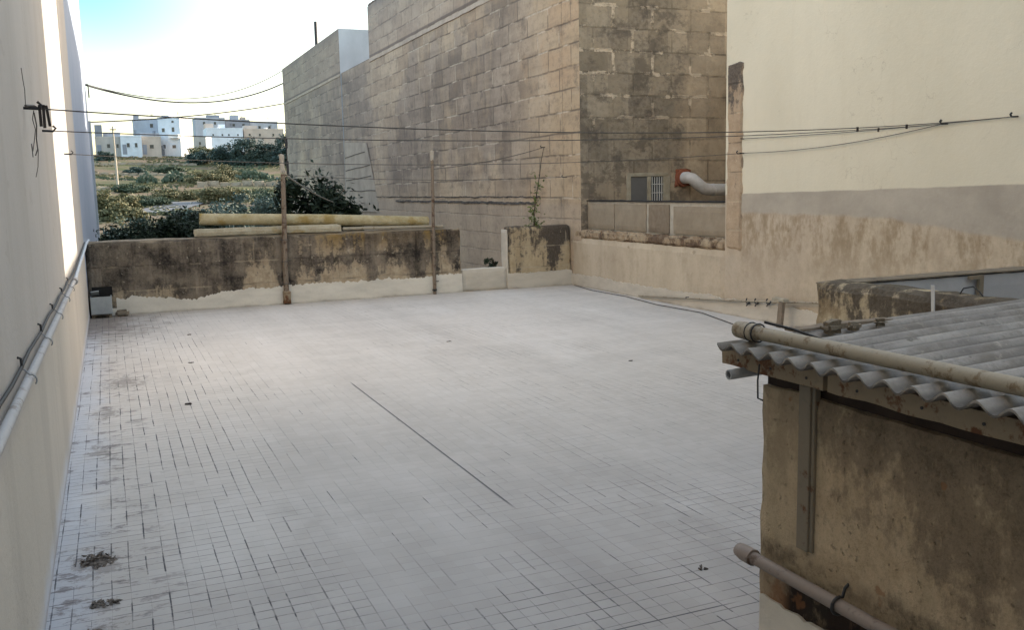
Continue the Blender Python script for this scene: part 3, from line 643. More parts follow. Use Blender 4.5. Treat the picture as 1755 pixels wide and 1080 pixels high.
# metal hopper and stone in the back left corner
t = empty('metal_box', (-.19, YB-.12, 0), 'small open grey metal box in the back left corner of the terrace', 'box')
b = MB()
for bx in ((-.305, -.045, YB-.235, YB-.223, .055, .285), (-.305, -.293, YB-.222, YB-.03, .055, .285), (-.057, -.045, YB-.222, YB-.03, .055, .285), (-.292, -.058, YB-.222, YB-.03, .05, .062)): b.box(*bx)
b.build('box', M['zinc'], t, .003)
MB().obox((-.245, YB-.10, .325), (1, 0, .1), (0, 1, -.5), (0, .5, 1), .05, .07, .006).build('lid', M['zinc'], t)
for x in (-.275, -.075): MB().box(x-.02, x+.02, YB-.20, YB-.06, 0, .049).build('foot', M['rubble'], t)
t2 = MB().box(-.28, -.03, YB-.028, YB-.0205, .27, .40).build('drain_hole', M['void'])
tag(t2, 'dark square hole in the parapet right behind the metal box', 'drain')
o = MB().rough(-.02, .16, YB-.20, YB-.05, -.01, .085, .03, .014, 0, 31, .03, 8).build('loose_stone', M['rubble'])
tag(o, 'dark loose stone on the floor beside the grey metal box', 'stone')

# ------------------------------------------------------------------ right boundary wall, block wall, pier, cream house
t = empty('boundary_wall', (7.0, 11.5, 0), 'low rendered wall along the right edge below the concrete blocks', 'wall')
MB().rough(XR, XR+.22, 9.452, 13.598, -.02, .79, .09, .006, 0, 11, .015).build('wall', M['right'], t)
MB().rough(XR+.0, XR+.12, 9.47, 13.46, .775, .918, .032, .020, 0, 12, .02, 9).build('rubble_ledge', M['ledge'], t)
f3 = skirt_top(.19, .025, 12.7, 1.2)
MB().sheet((XR-.018, 9.452, 0), (0, 1, 0), 4.13, 1, (.02, 0, 0), f3, 160).build('whitewash_skirt', M['skirt2'], t)
t = empty('block_wall', (7.08, 11.4, .9), 'short wall of grey concrete blocks standing on the rubble ledge', 'wall')
MB().box(7.016, 7.13, 9.47, 13.24, .90, 1.355).build('mortar_core', M['mortar'], t)
for i, (a, b) in enumerate(((9.475, 10.77), (10.86, 11.40), (11.46, 12.36), (12.375, 13.235))):
    MB().rough(6.995, 7.06, a, b, .925, 1.33-(.0 if i else .02), .08, .004, 0, 40+i, .008).build('block', M['block2' if i == 1 else 'block'], t)
MB().rough(6.985, 7.14, 9.47, 13.24, 1.357, 1.378, .05, .006, 0, 50, .003, 5).build('felt_strip', M['membrane'], t)
o = MB().rough(XR-.022, 7.12, 9.085, 9.448, .775, 3.04, .06, .014, 0, 14, .03).build('stone_pier', M['pier'])
tag(o, 'tall narrow stone pier with dark broken top at the near end of the light well', 'pillar')
t = empty('rendered_house', (9.5, 3, -4), 'cream rendered house wall with weathered grey band on the right side of the terrace', 'house')
MB().box(XR, 13, -4, 9.45, -4, 7.6).build('wall', M['right'], t)
MB().box(-5, XR-.002, -6.5, -4.02, -4, 5.2).build('added_shade_wing', M['right'], t)  # added behind the viewpoint to darken the near floor
f4 = skirt_top(.2, .025, 14.4, 1.2)
MB().sheet((XR-.018, 4.6, 0), (0, 1, 0), 4.85, 1, (.02, 0, 0), f4, 140).build('whitewash_skirt', M['skirt2'], t)

# ------------------------------------------------------------------ limestone house behind
t = empty('limestone_house', (8.3, 19.5, -4), 'tall soot-stained limestone house with string course behind the right end of the parapet', 'house')
b = MB()
def stonebox(b, x0, x1, y0, y1, z0, z1):
    vs = [(x0,y0,z0),(x1,y0,z0),(x1,y1,z0),(x0,y1,z0),(x0,y0,z1),(x1,y0,z1),(x1,y1,z1),(x0,y1,z1)]
    b.add(vs, [(0,3,2,1),(4,5,6,7),(1,2,6,5),(2,3,7,6),(3,0,4,7)], 0); b.add(vs, [(0,1,5,4)], 1)
stonebox(b, XR, 9.8, 13.85, 25.7, -4, 6.58)
stonebox(b, XR+.004, 9.8, 13.25, 13.85, .0, 6.58)
stonebox(b, XR+.03, 9.8, 25.7, 29.19, -4, 5.22)
b.build('wall', [M['side'], M['front']], t)
cp = MB()
for k in range(26):     # worn coping stones along the roof edge
    y0 = 13.27+k*.478; cp.rough(XR-.02, XR+.2, y0, y0+.47, 6.581, 6.635+rng.random()*.02, .12, .008, 0, k, .015)
cp.build('coping', M['side'], t)
MB().rough(XR-.035, XR+.05, 13.3, 25.69, 5.09, 5.205, .16, .010, 0, 3, .012).build('string_course', M['course'], t)
MB().rough(XR-.022, XR+.05, 14.75, 25.6, 1.415, 1.440, .07, .018, 0, 6, .004, 5).build('ledge', M['groove'], t)
MB().rough(XR-.026, XR+.05, 14.9, 23.6, 1.295, 1.345, .07, .022, 0, 7, .005, 5).build('ledge', M['groove'], t)
b = MB(); vs = [(XR-.008, 25.2, 1.0), (XR-.008, 29.15, 1.0), (XR-.008, 29.1, 3.1), (XR-.008, 26.4, 2.95)]
vs += [(x+.02, y, z) for x, y, z in vs]
b.add(vs, [(0,1,2,3), (4,7,6,5), (0,3,7,4), (1,5,6,2), (2,6,7,3), (0,4,5,1)]); pp = b.build('plaster_patch', M['patch'], t)
for z, y0, y1 in ((2.62, 26.6, 29.0), (2.22, 26.1, 29.0), (1.92, 26.0, 29.0), (1.60, 25.6, 28.6)):
    MB().tube([(XR-.01, y0+(y1-y0)*k/6, z+.10*(1-k/6.)*(z > 1.7)+rng.uniform(-.012, .012)) for k in range(7)], .014, 5).build('groove', M['groove'], pp)
# window of the light well
w = MB(); yf = 13.25
w.box(7.72, 7.796, yf-.03, yf+.02, 1.33, 1.79); w.box(7.797, 8.50, yf-.03, yf+.02, 1.732, 1.79); w.box(8.102, 8.18, yf-.028, yf+.02, 1.33, 1.731); w.box(8.405, 8.54, yf-.03, yf+.02, 1.33, 1.731); w.box(7.797, 8.404, yf-.034, yf+.02, 1.26, 1.329)
wo = w.build('window', M['frame'], t, .006)
MB().box(7.797, 8.101, yf-.014, yf+.01, 1.33, 1.731).build('shutter', M['shutter'], wo)
MB().box(8.181, 8.404, yf-.006, yf+.01, 1.33, 1.731).build('pane', M['glass'], wo)
g_ = MB()
for k in range(5): g_.box(8.196+k*.045, 8.208+k*.045, yf-.022, yf-.010, 1.335, 1.725)
for z in (1.46, 1.60): g_.box(8.182, 8.403, yf-.026, yf-.0225, z, z+.012)
g_.build('grille', M['strap'], wo)
b = MB().box(9.8, 10.1, 9.46, 13.85, -4, 3.82); b.build('light_well_wall', M['side'], t)
MB().box(7.13, 9.8, 9.46, 13.25, -4, .0).build('light_well_floor', M['block2'], t)
# duct
t = empty('duct_pipe', (8.8, 13.2, 1.5), 'fat white duct pipe with elbow coming out of the wall of the light well', 'pipe')
MB().tube([(8.80, 13.26, 1.70), (8.80, 13.10, 1.70), (8.84, 13.03, 1.68), (8.94, 12.98, 1.58), (9.02, 12.97, 1.52), (9.12, 12.97, 1.50), (9.25, 12.97, 1.495), (9.79, 12.97, 1.49)], .098, 16).build('duct', M['duct'], t)
MB().tube([(8.80, 13.262, 1.70), (8.80, 13.19, 1.70)], [.155, .145], 14).build('collar', M['clay'], t)
MB().rough(8.62, 8.98, 13.215, 13.26, 1.54, 1.86, .04, .022, 0, 33, .03, 7).build('clay_patch', M['clay'], t)
for x in (9.2, 9.6): MB().tube([(x, 12.97, 1.493), (x+.02, 12.97, 1.493)], .105, 16).build('joint_ring', M['duct'], t)

# second limestone house further back
t = empty('limestone_house', (9, 34, -4), 'farther limestone house with pale end wall and roof pipe beyond the tall one', 'house')
b = MB(); vs = [(XR,29.2,-4),(12,29.2,-4),(12,39.3,-4),(XR,39.3,-4),(XR,29.2,6.56),(12,29.2,6.56),(12,39.3,6.56),(XR,39.3,6.56)]
b.add(vs, [(0,3,2,1),(4,5,6,7),(1,2,6,5),(2,3,7,6),(3,0,4,7)], 0); b.add(vs, [(0,1,5,4)], 1)
b.build('wall', [M['side'], M['pale']], t)
MB().rough(XR-.03, XR+.05, 29.21, 39.3, 5.12, 5.22, .2, .008, 0, 3, .012).build('string_course', M['course'], t)
MB().tube([(7.15, 33.7, 6.5), (7.15, 33.7, 7.52)], .055, 8).build('roof_pipe', M['iron'], t)

# ------------------------------------------------------------------ posts and wires
def wire(name, a, b, sag, r, mat, label, cat='wire', n=28, hooks=True, group=None):
    a, b = Vector(a), Vector(b)
    pts = [a+(b-a)*(k/n)-Vector((0, 0, 4*sag*(k/n)*(1-k/n))) for k in range(n+1)]
    o = tag(MB().tube(pts, r, 6).build(name, mat), label, cat, group)
    if hooks:
        for p, d in ((a, 1), (b, -1)):
            if abs(p.x-XL) < .1 or abs(p.x-XR) < .1:
                MB().tube([p-Vector((d*.03, 0, 0)), p+Vector((d*.06, 0, -.004)), p+Vector((d*.075, 0, .014)), p+Vector((d*.06, .0, .028))], .0075, 6).build('hook', M['iron'], o)
    return o, pts
G1 = 'clothes wires strung across the terrace'
w1, p1 = wire('clothes_line', (XL, 4.99, 2.02), (XR-.01, 5.5, 2.09), .125, .0036, M['wire'], 'clothes wire in front, from the hook with dangling cord to the rightmost hook', group=G1)
w2, p2 = wire('clothes_line', (XL, 6.34, 2.0), (XR-.01, 6.2, 2.08), .10, .0036, M['wire'], 'second clothes wire, starting at the lower hook left of the bright sun strip', group=G1)
w3, p3 = wire('clothes_line', (XL, 9.46, 1.99), (XR-.03, 9.1, 1.94), .115, .0040, M['wire'], 'third clothes wire, ending on the orange stone pier', group=G1)
w4, p4 = wire('clothes_line', (2.334, 13.57, 1.845), (XR-.01, 13.74, 1.754), .06, .0045, M['wire'], 'lowest clothes wire from the thick post to the corner of the tall house', group=G1)
w5, p5 = wire('clothes_line', (XR-.03, 9.1, 1.944), (XR-.02, 6.2, 2.085), .06, .004, M['wire'], 'slack wire along the cream wall from the pier to a hook', group=G1)
w6, p6 = wire('clothes_line', (XR-.02, 9.1, 2.11), (XR-.015, 5.5, 2.09), .02, .004, M['wire'], 'taut wire close to the cream wall above the slack one', group=G1)
w7, p7 = wire('clothes_line', (4.53, 13.57, 1.90), (XR-.01, 14.54, 2.27), .05, .005, M['wire'], 'rusty wire rising from the thin post to the tall limestone wall', group=G1)
w8, p8 = wire('rope', (2.334, 13.57, 1.86), (XR-.01, 27.0, 1.25), .22, .013, M['rope'], 'pale slack rope from the thick post past the dark tree to the limestone wall', 'rope')
w9, p9 = wire('utility_cable', (XL, 29.7, 4.75), (XR, 39.3, 6.0), .62, .024, M['cable'], 'thick overhead cable sagging in front of the sky', 'cable', hooks=False)
w10, p10 = wire('utility_cable', (XL, 29.75, 4.78), (XR, 39.28, 6.5), .72, .013, M['cable'], 'thin overhead cable climbing to the right above the thick one', 'cable', hooks=False)
w11, p11 = wire('utility_cable', (XL, 29.8, 3.72), (XR, 39.3, 5.2), .12, .020, M['cable'], 'low overhead cable just above the roofs of the distant houses', 'cable', hooks=False)
for k, (y, z) in enumerate(((29.7, 4.75),)):
    MB().tube([(XL-.03, y, z+.03), (XL+.06, y, z+.02), (XL+.06, y, z-.35)], .02, 6).build('bracket', M['iron'], w9)

# thick post and thin post of the clothes lines
t = empty('clothes_post', (2.29, YB-.05, 0), 'thick old clothes-line post standing before the back parapet', 'post', 'clothes-line posts at the back parapet')
MB().tube([(2.265, YB-.055, .02), (2.275, YB-.05, .6), (2.295, YB-.045, 1.3), (2.31, YB-.04, 1.86)], [.038, .036, .034, .032], 10).build('shaft', M['post'], t)
MB().rough(2.272, 2.344, YB-.077, YB-.005, 1.87, 2.14, .03, .007, 0, 3, .012, 9).build('head', M['posttop'], t)
for z0, z1 in ((1.86, 2.04), (2.22, 2.36)): MB().box(2.362, 2.395, YB-.065, YB-.035, z0, z1).build('bracket', M['iron'], t)
MB().tube([(2.378, YB-.05, 1.85), (2.378, YB-.05, 2.38)], .008, 6).build('rod', M['iron'], t)
MB().rough(2.215, 2.325, YB-.105, YB-.019, .002, .20, .025, .009, 0, 6, .01, 9).build('foot', M['timber'], t)
for z in (.30, .62, .93): MB().tube([(2.27+.05*math.cos(a), YB-.052+.05*math.sin(a), z+.004*math.sin(3*a)) for a in [2*PI*k/12 for k in range(13)]], .006, 5).build('wire_tie', M['wire'], t)
t = empty('clothes_post', (4.53, YB-.04, 0), 'thin rusty clothes-line post standing before the right end of the parapet', 'post', 'clothes-line posts at the back parapet')
MB().tube([(4.515, YB-.04, .0), (4.53, YB-.035, 1.2), (4.545, YB-.03, 2.05)], [.027, .026, .025], 8).build('shaft', M['post'], t)
MB().rough(4.512, 4.576, YB-.06, YB+.0, 2.02, 2.185, .03, .005, 0, 3, .01, 9).build('head', M['posttop'], t)
MB().rough(4.48, 4.545, YB-.075, YB-.018, .035, .095, .02, .006, 0, 6, .01, 9).build('bracket', M['iron'], t)
MB().tube([(4.50, YB-.03, .20), (4.56, YB-.085, .20), (4.585, YB-.03, .20)], .007, 5).build('wire_tie', M['wire'], t)

# pegs and tied ends
def peg(p, ang, h, label, group, w=.011):
    c = Vector(p); d = Vector((.25*math.sin(ang), math.sin(ang)*.6, -math.cos(ang)))
    o = MB().obox(c+d*h*.30, (1, 0, 0), Vector((1, 0, 0)).cross(d), d, w, w*.7, h/2).build('clothes_peg', M['peg'])
    return tag(o, label, 'clothes peg', group)
GP = 'dark pegs on the front clothes wire'
peg((XL+.068, 4.995, 2.014), .02, .100, 'dark clothes peg nearest the left wall on the front wire', GP, .0065)
peg((XL+.084, 4.997, 2.013), -.05, .108, 'dark clothes peg in the middle of the three on the front wire', GP, .0065)
peg((XL+.098, 4.999, 2.012), .35, .098, 'tilted dark clothes peg rightmost of the three on the front wire', GP, .006)
for k, (pt, lab) in enumerate(((p1[21], 'small dark peg where the front wire passes the stone pier'), (p1[23], 'small dark peg on the front wire before the cream wall'), (p2[25], 'small dark peg on the second wire before the cream wall'))):
    peg(pt, .3*k-.2, .034, lab, 'small pegs on the right part of the wires', .007)
# dangling cord at the first hook
b = MB(); h0 = Vector((XL+.012, 4.99, 2.02))
def squig(pts, r=.0019):
    b.tube([h0+Vector(q) for q in pts], r, 5)
squig([(0, -.09, .17), (.004, -.12, .12), (.006, -.085, .07), (.002, -.06, .01)])
squig([(.03, .02, -.01), (.02, .03, -.05), (.03, .012, -.10), (.02, .03, -.15), (.012, .01, -.2), (.012, -.06, -.17), (.012, -.03, -.23)])
squig([(.03, .02, -.16), (.03, .09, -.19), (.02, .13, -.27), (.012, .06, -.32)])
squig([(.03, .02, -.02), (.035, .04, -.08), (.03, .025, -.14), (.03, .05, -.19), (.02, .03, -.22)], .003)
squig([(0, -.03, .006), (.03, .03, .010), (.05, .0, -.004), (.065, .02, .004)], .007)
tag(b.build('dangling_cord', M['wire']), 'tangled dark cord dangling from the front hook on the left wall', 'cord')

# low rail, pegs and stake along the right wall, cable on the floor
o = MB().tube([(XR-.05, 11.4, .035), (XR-.045, 9.0, .205), (XR-.05, 7.8, .31), (XR-.05, 6.4, .40)], .012, 8).build('thin_rail', M['pvc'])
tag(o, 'thin pipe sloping along the foot of the right wall behind the shed', 'pipe')
for y in (10.2, 8.5): MB().tube([(XR, y, .128+.07*(10.2-y)/1.0), (XR-.06, y, .128+.07*(10.2-y)/1.0)], .012, 6).build('clamp', M['iron'], o)
for k, y in enumerate((8.92, 8.76, 8.55)):
    z = .215+.09*(8.92-y)
    q = MB().tube([(XR-.05+.0*a, y+.035*math.sin(a), z+.035*math.cos(a)) for a in [PI*.2+PI*1.35*j/8 for j in range(9)]]+[(XR-.05, y+.03, z-.06)], .008, 6).build('wire_hook', M['iron'])
    tag(q, ['small black curved hook on the thin wall pipe, leftmost of three', 'small black curved hook on the thin wall pipe, middle of three', 'small black curved hook on the thin wall pipe, rightmost of three'][k], 'hook', 'hooks on the thin pipe')
t = empty('wooden_stake', (XR-.15, 8.2, 0), 'short leaning wooden stake by the right wall near the hooks', 'stake')
MB().obox((XR-.16, 8.20, .14), (0, 1, 0), (1, 0, 0), (0, -.12, 1), .035, .02, .145).build('stake', M['board'], t)
MB().rough(XR-.19, XR-.10, 8.12, 8.34, .285, .335, .04, .006, 0, 2, .01).build('cap', M['frame'], t)
o = MB().tube([(6.84, 13.4, .012), (6.72, 12.6, .012), (6.75, 11.6, .012), (6.62, 10.6, .012), (6.66, 9.6, .012), (6.40, 8.6, .012), (6.1, 7.6, .012), (5.9, 6.6, .012)], .006, 6).build('floor_cable', M['wire'])
tag(o, 'dark cable lying on the floor along the right wall', 'cable')

# ------------------------------------------------------------------ stump wall and grey wall behind the shed
t = empty('stump_wall', (4.03, 3.4, 0), 'low mould-blackened stone wall stub behind the corrugated roof', 'wall')
MB().rough(3.93, 4.15, 1.6, 4.49, 0, 1.0, .05, .012, 0, 17, .022, 4).build('wall', M['stub'], t)
MB().obox((3.905, 3.56, .965), (0, 1, .05), (1, 0, 0), (0, .06, 1), .010, .003, .085).build('strap', M['strap'], t)
o = MB().tube([(4.05, 3.52, 1.0), (4.05, 3.50, 1.03), (4.05, 3.44, 1.045), (4.05, 3.40, 1.02), (4.05, 3.38, 1.0)], .004, 5).build('bent_wire', M['iron'])
tag(o, 'little bent wire sticking up from the stone wall stub', 'wire')
t = empty('grey_wall', (5.8, 5.1, 0), 'smooth grey painted low wall behind the stone stub', 'wall')
MB().rough(4.6, XR-.02, 5.05, 5.2, 0, .875, .1, .003, 0, 21, .008).build('wall', M['greywall'], t)
MB().rough(4.58, XR-.02, 5.035, 5.22, .877, .892, .08, .004, 0, 22, .003).build('coping', M['rubble'], t)
t = empty('bracket', (5.98, 5.0, .6), 'rusty angle bracket on the front of the grey low wall', 'bracket')
MB().box(5.955, 6.0, 5.005, 5.032, .60, .872).build('leg', M['angle'], t)
MB().box(5.86, 5.954, 5.005, 5.032, .845, .872).build('arm', M['angle'], t)
o = MB().rough(5.02, 5.10, 4.98, 5.03, .80, .86, .02, .008, 0, 5, .015, 12).build('dark_clip', M['iron'])
tag(o, 'small dark fitting hanging on the grey low wall left of the bracket', 'fitting')

# ------------------------------------------------------------------ shed
XS = 1.871
t = empty('shed', (2.9, .6, 0), 'low shed with stained render and corrugated roof at the right front', 'shed')
MB().rough(XS, 3.9, -1.5, 2.385, -.02, .97, .05, .005, 0, 25, .012, 4).build('wall', M['shed'], t)
fs = skirt_top(.272, .012, 2.2, 5.0)
MB().sheet((XS-.012, -1.5, 0), (0, 1, 0), 3.845, 1, (.02, 0, 0), lambda y: fs(y)-.0, 200).build('whitewash_skirt', M['skirt'], t)
MB().box(XS+.02, XS+.10, -1.5, 2.36, .962, 1.035).build('wall_plate', M['timberd'], t)
b = MB(); b.rough(XS-.048, XS-.012, 2.035, 2.52, 1.005, 1.068, .05, .003, 0, 3, .004, 8); b.rough(XS-.046, XS-.010, -1.5, 2.028, 1.003, 1.066, .05, .003, 0, 9, .004, 8)
b.build('fascia', M['timber'], t)
for y in (2.42, 2.26, 2.10, 1.9, 1.68, 1.5): MB().tube([(XS-.050, y, 1.035), (XS-.0525, y, 1.035)], .0045, 8).build('nail_head', M['iron'], t)
b = MB().box(XS-.016, XS+.012, 2.122, 2.172, .49, 1.0); b.box(XS-.010, XS+.012, 2.108, 2.1215, .49, 1.0)
b.build('post', M['angle'], t, .003)
# corrugated sheets
b = MB(); pitch = .091; x0, x1 = 1.775, 3.88; y0, y1 = -1.5, 2.475; ny = int((y1-y0)/pitch*14); nx = 26
def zr(x, y):
    w = math.cos(2*PI*(y1-y)/pitch+PI*.35)
    return 1.083+.034*(x-x0)+0.0128*w*(1+.22*mn.noise(Vector((x*.8, y*2.1, 6))))+.006*mn.noise(Vector((x*.9, y*.8, 9)))+.004*mn.noise(Vector((x*2.2, y*1.3, 1)))
vs = []; fs_ = []
for i in range(nx+1):
    for j in range(ny+1):
        y = y0+(y1-y0)*j/ny; x = x0+(x1-x0)*i/nx
        if i == 0: x += .010*mn.noise(Vector((y*3, 2, 0)))+.006*mn.noise(Vector((y*21, 2, 0)))
        vs.append((x, y, zr(x, y)))
n0 = len(vs); vs += [(x, y, z-.0065) for x, y, z in vs]
for i in range(nx):
    for j in range(ny):
        a = i*(ny+1)+j; q = (a, a+ny+1, a+ny+2, a+1); fs_.append(q); fs_.append(tuple(n0+k for k in reversed(q)))
for j in range(ny): fs_.append((j, j+1, n0+j+1, n0+j))
for i in range(nx): a = i*(ny+1)+ny; fs_.append((a, a+ny+1, n0+a+ny+1, n0+a))
b.add(vs, fs_, 0, True); ro = b.build('corrugated_roof', M['sheet'], t)
md = ro.modifiers.new('edge', 'EDGE_SPLIT'); md.split_angle = R(50)
# pipe on the roof
zp = lambda x, y: 1.083+.034*(x-x0)+.0128
t = empty('roof_pipe', (1.85, 1.0, 1.1), 'cream pipe lying along the eave on top of the corrugated roof', 'pipe')
MB().tube([(1.852, 2.40, zp(1.85, 0)+.030), (1.868, 1.45, zp(1.85, 0)+.029), (1.875, .6, zp(1.85, 0)+.028), (1.88, -1.2, zp(1.85, 0)+.028)], .0215, 16).build('pipe', M['pvc'], t)
MB().tube([(1.851, 2.372, zp(1.85, 0)+.030), (1.850, 2.43, zp(1.85, 0)+.030), (1.850, 2.462, zp(1.85, 0)+.030)], [.0285, .0285, .0265], 16).build('end_cap', M['pvc'], t)
for y in (2.362, 2.395): MB().tube([(1.852+.0295*math.cos(a), y, zp(1.85, 0)+.030+.0295*math.sin(a)) for a in [2*PI*k/14 for k in range(15)]], .0028, 5).build('wire_band', M['iron'], t)
o = MB().tube([(1.875, 2.36, zp(1.9, 0)+.062), (1.90, 2.25, zp(1.9, 0)+.050), (1.915, 2.05, zp(1.9, 0)+.022), (1.93, 1.80, zp(1.9, 0)+.010), (1.945, 1.5, zp(1.9, 0)+.008), (1.96, 1.2, zp(1.9, 0)+.008), (1.97, .6, zp(1.9, 0)+.008)], .0045, 6).build('roof_cable', M['cable'])
tag(o, 'thin black cable trailing beside the cream pipe on the corrugated roof', 'cable')
# pipe on the shed wall
t = empty('drain_pipe', (XS-.03, 1.3, .39), 'brown pipe with end cap strapped low on the shed wall', 'pipe')
MB().tube([(XS-.032, 2.37, .392), (XS-.032, 1.2, .392), (XS-.032, -1.2, .392)], .0205, 16).build('pipe', M['pvc2'], t)
MB().tube([(XS-.032, 2.352, .392), (XS-.032, 2.40, .392), (XS-.030, 2.428, .393), (XS-.026, 2.438, .394)], [.0275, .0275, .0235, .012], 16).build('end_cap', M['pvc2'], t)
for y in (1.965, 1.2): MB().tube([(XS+.004, y, .452), (XS-.012, y, .440)]+[(XS-.032+.0265*math.cos(a), y, .392+.0265*math.sin(a)) for a in [PI*.35+PI*1.2*k/9 for k in range(10)]]+[(XS, y, .360)], .005, 6).build('clamp', M['iron'], t)
o = MB().tube([(1.768, 2.40, .996), (1.96, 2.395, 1.004)], .0165, 14, hollow=.72).build('pipe_stub', M['pvcgrey'])
tag(o, 'open grey pipe stub poking out under the eave of the shed', 'pipe')
o = MB().tube([(1.79, 2.275, 1.05), (1.782, 2.272, 1.0), (1.782, 2.27, .945), (1.795, 2.262, .938)], .0028, 6).build('bent_rod', M['iron'])
tag(o, 'thin bent metal rod hanging below the eave beside the pipe stub', 'rod')
t = empty('wooden_board', (2.25, 2.45, 1.1), 'weathered little board lying on the far edge of the corrugated roof', 'board')
MB().rough(2.02, 2.46, 2.40, 2.45, 1.108, 1.128, .03, .004, 0, 3, .005, 8).build('board', M['board'], t)
for k, (x, s) in enumerate(((2.15, .026), (2.24, .02), (2.35, .018))):
    o = MB().rough(x-s*1.5, x+s*1.5, 2.36-s, 2.36+s, zp(x, 0)-.004, zp(x, 0)+s*1.3, .012, .009, 0, 60+k, .014, 14).build('pebble', M['rubble'])
    tag(o, ['largest dark pebble beside the board on the corrugated roof', 'middle dark pebble beside the board on the corrugated roof', 'smallest dark pebble, rightmost beside the board on the corrugated roof'][k], 'stone', 'pebbles on the shed roof')

# ------------------------------------------------------------------ litter on the floor
def litter(cx, cy, rx, ry, h, seed, label, n=80):
    r = random.Random(seed); b = MB(); N = 22; vs = []; fs = []
    for i in range(N+1):
        for j in range(N+1):
            u, v = i/N*2-1, j/N*2-1; d = math.hypot(u, v)
            e = 1+.4*mn.noise(Vector((u*1.8+seed, v*1.8, 0)))
            z = h*max(0, 1-(d/e)**2)*(.7+.6*mn.noise(Vector((u*4, v*4, seed))))-.004
            vs.append((cx+u*rx, cy+v*ry, max(-.006, z)))
    for i in range(N):
        for j in range(N):
            a = i*(N+1)+j; fs.append((a, a+N+1, a+N+2, a+1))
    b.add(vs, fs)
    for k in range(n):
        a = r.uniform(0, 2*PI); q = r.random()**.7*1.05; c = Vector((cx+rx*q*math.cos(a), cy+ry*q*math.sin(a), .004+h*max(0, .8-q*q)*r.uniform(.5, 1.2)))
        t1 = Vector((r.gauss(0, 1), r.gauss(0, 1), r.gauss(0, .35))).normalized(); t2 = t1.cross(Vector((r.gauss(0, .4), r.gauss(0, .4), 1))).normalized(); s = r.uniform(.007, .02)
        b.add([c-t1*s, c+t2*s*.45, c+t1*s, c-t2*s*.45], [(0, 1, 2, 3)])
    return tag(b.build('leaf_litter', M['dirt']), label, 'debris')
litter(-.165, 4.36, .085, .10, .012, 2, 'largest clump of dark leaf litter on the floor by the left wall')
litter(-.135, 3.86, .06, .035, .005, 5, 'thin smear of brown litter nearer than the largest clump by the left wall', 40)
litter(-.19, 3.60, .05, .04, .005, 8, 'small smear of brown litter at the front left corner of the view', 40)
o = MB().rough(.425, .485, 7.405, 7.435, .001, .016, .012, .003, 0, 4, .005, 12).build('wood_chip', M['peg'])
tag(o, 'dark little wood chip lying on the pale floor at the left', 'debris')
for k, (x, y, lab) in enumerate(((.62, 9.3, 'curled dry twig on the floor left of centre, the nearer one'), (.75, 11.2, 'curled dry twig on the floor left of centre, the farther one'), (3.2, 9.2, 'dark speck of debris on the bare middle of the floor'), (4.3, 7.3, 'dark speck of debris on the floor toward the shed'), (2.18, 3.12, 'dark crumbs on the tiles near the front edge by the shed'))):
    b = MB(); r = random.Random(k+3)
    for q in range(3): b.tube([(x+r.uniform(-.025, .025), y+r.uniform(-.025, .025), .004) for _ in range(3)], .0035, 5)
    tag(b.build('dry_twig', M['dirt']), lab, 'debris')
# ------------------------------------------------------------------ terrain
PROF = [(-3000, -4), (35, -3.6), (50, -1.4), (62, -.45), (85, .2), (110, 1.15), (130, 2.2), (150, 3.5), (170, 5.2), (180, 6.2), (200, 8.6), (220, 10.4), (240, 11.2), (300, 11.5), (3000, 8)]
def prof(y):
    for (a, za), (b, zb) in zip(PROF, PROF[1:]):
        if y <= b:
            return za+(zb-za)*(y-a)/(b-a)
    return PROF[-1][1]
TERR = (122, 140, 158, 168, 178, 189, 199, 207)
def gz(x, y):
    z = prof(y)
    k = max(0, min(1, (y-50)/40))*max(0, min(1, (400-y)/100))
    z += k*(.30*mn.noise(Vector((x*.05, y*.05, 0)))+.12*mn.noise(Vector((x*.2, y*.2, 3))))
    return z
xs = [-3000, -800, -300, -120, -60, -40]+[-30+1.6*k for k in range(62)]+[75, 90, 120, 200, 400, 1000, 3000]
ys = [-3000, -600, -100, -20, 10, 25, 35, 42]+[48+1.3*k for k in range(150)]+[250, 270, 300, 400, 700, 1500, 3000]
vs = [(x, y, gz(x, y)) for y in ys for x in xs]; nx = len(xs)
b = MB().add(vs, [(j*nx+i, j*nx+i+1, (j+1)*nx+i+1, (j+1)*nx+i) for j in range(len(ys)-1) for i in range(nx-1)], 0, True)
tag(b.build('ground', M['ground'], origin=(0, 0, 0)), 'rising terraced fields of brown soil and dry grass behind the terrace', 'field', kind='structure')
b = MB(); P = [(-14, 80), (-6, 80.5), (0, 81.5), (2.4, 83.5), (4.0, 87), (5.5, 92), (7.2, 98)]
def cr(t):
    i = min(int(t), len(P)-2); f = t-i; q0, q1, q2, q3 = (P[max(0, min(len(P)-1, i+d))] for d in (-1, 0, 1, 2))
    return [.5*((2*q1[a])+(q2[a]-q0[a])*f+(2*q0[a]-5*q1[a]+4*q2[a]-q3[a])*f*f+(3*q1[a]-q0[a]-3*q2[a]+q3[a])*f**3) for a in (0, 1)]
n = 60; vs = []
for k in range(n+1):
    t = k/n*(len(P)-1); c = cr(t); c2 = cr(min(len(P)-1, t+.01)) if k < n else c; c1 = cr(max(0, t-.01))
    d = Vector((c2[0]-c1[0], c2[1]-c1[1], 0)).normalized(); nn = Vector((-d.y, d.x, 0))
    for s in (-2.0, -.7, .7, 2.0):
        q = Vector((c[0], c[1], 0))+nn*s; vs.append((q.x, q.y, gz(q.x, q.y)+.14))
b.add(vs, [(k*4+j, k*4+j+1, k*4+j+5, k*4+j+4) for k in range(n) for j in range(3)])
tag(b.build('road', M['asphalt'], origin=(0, 80, 0)), 'narrow grey country lane bending through the fields', 'road', kind='structure')

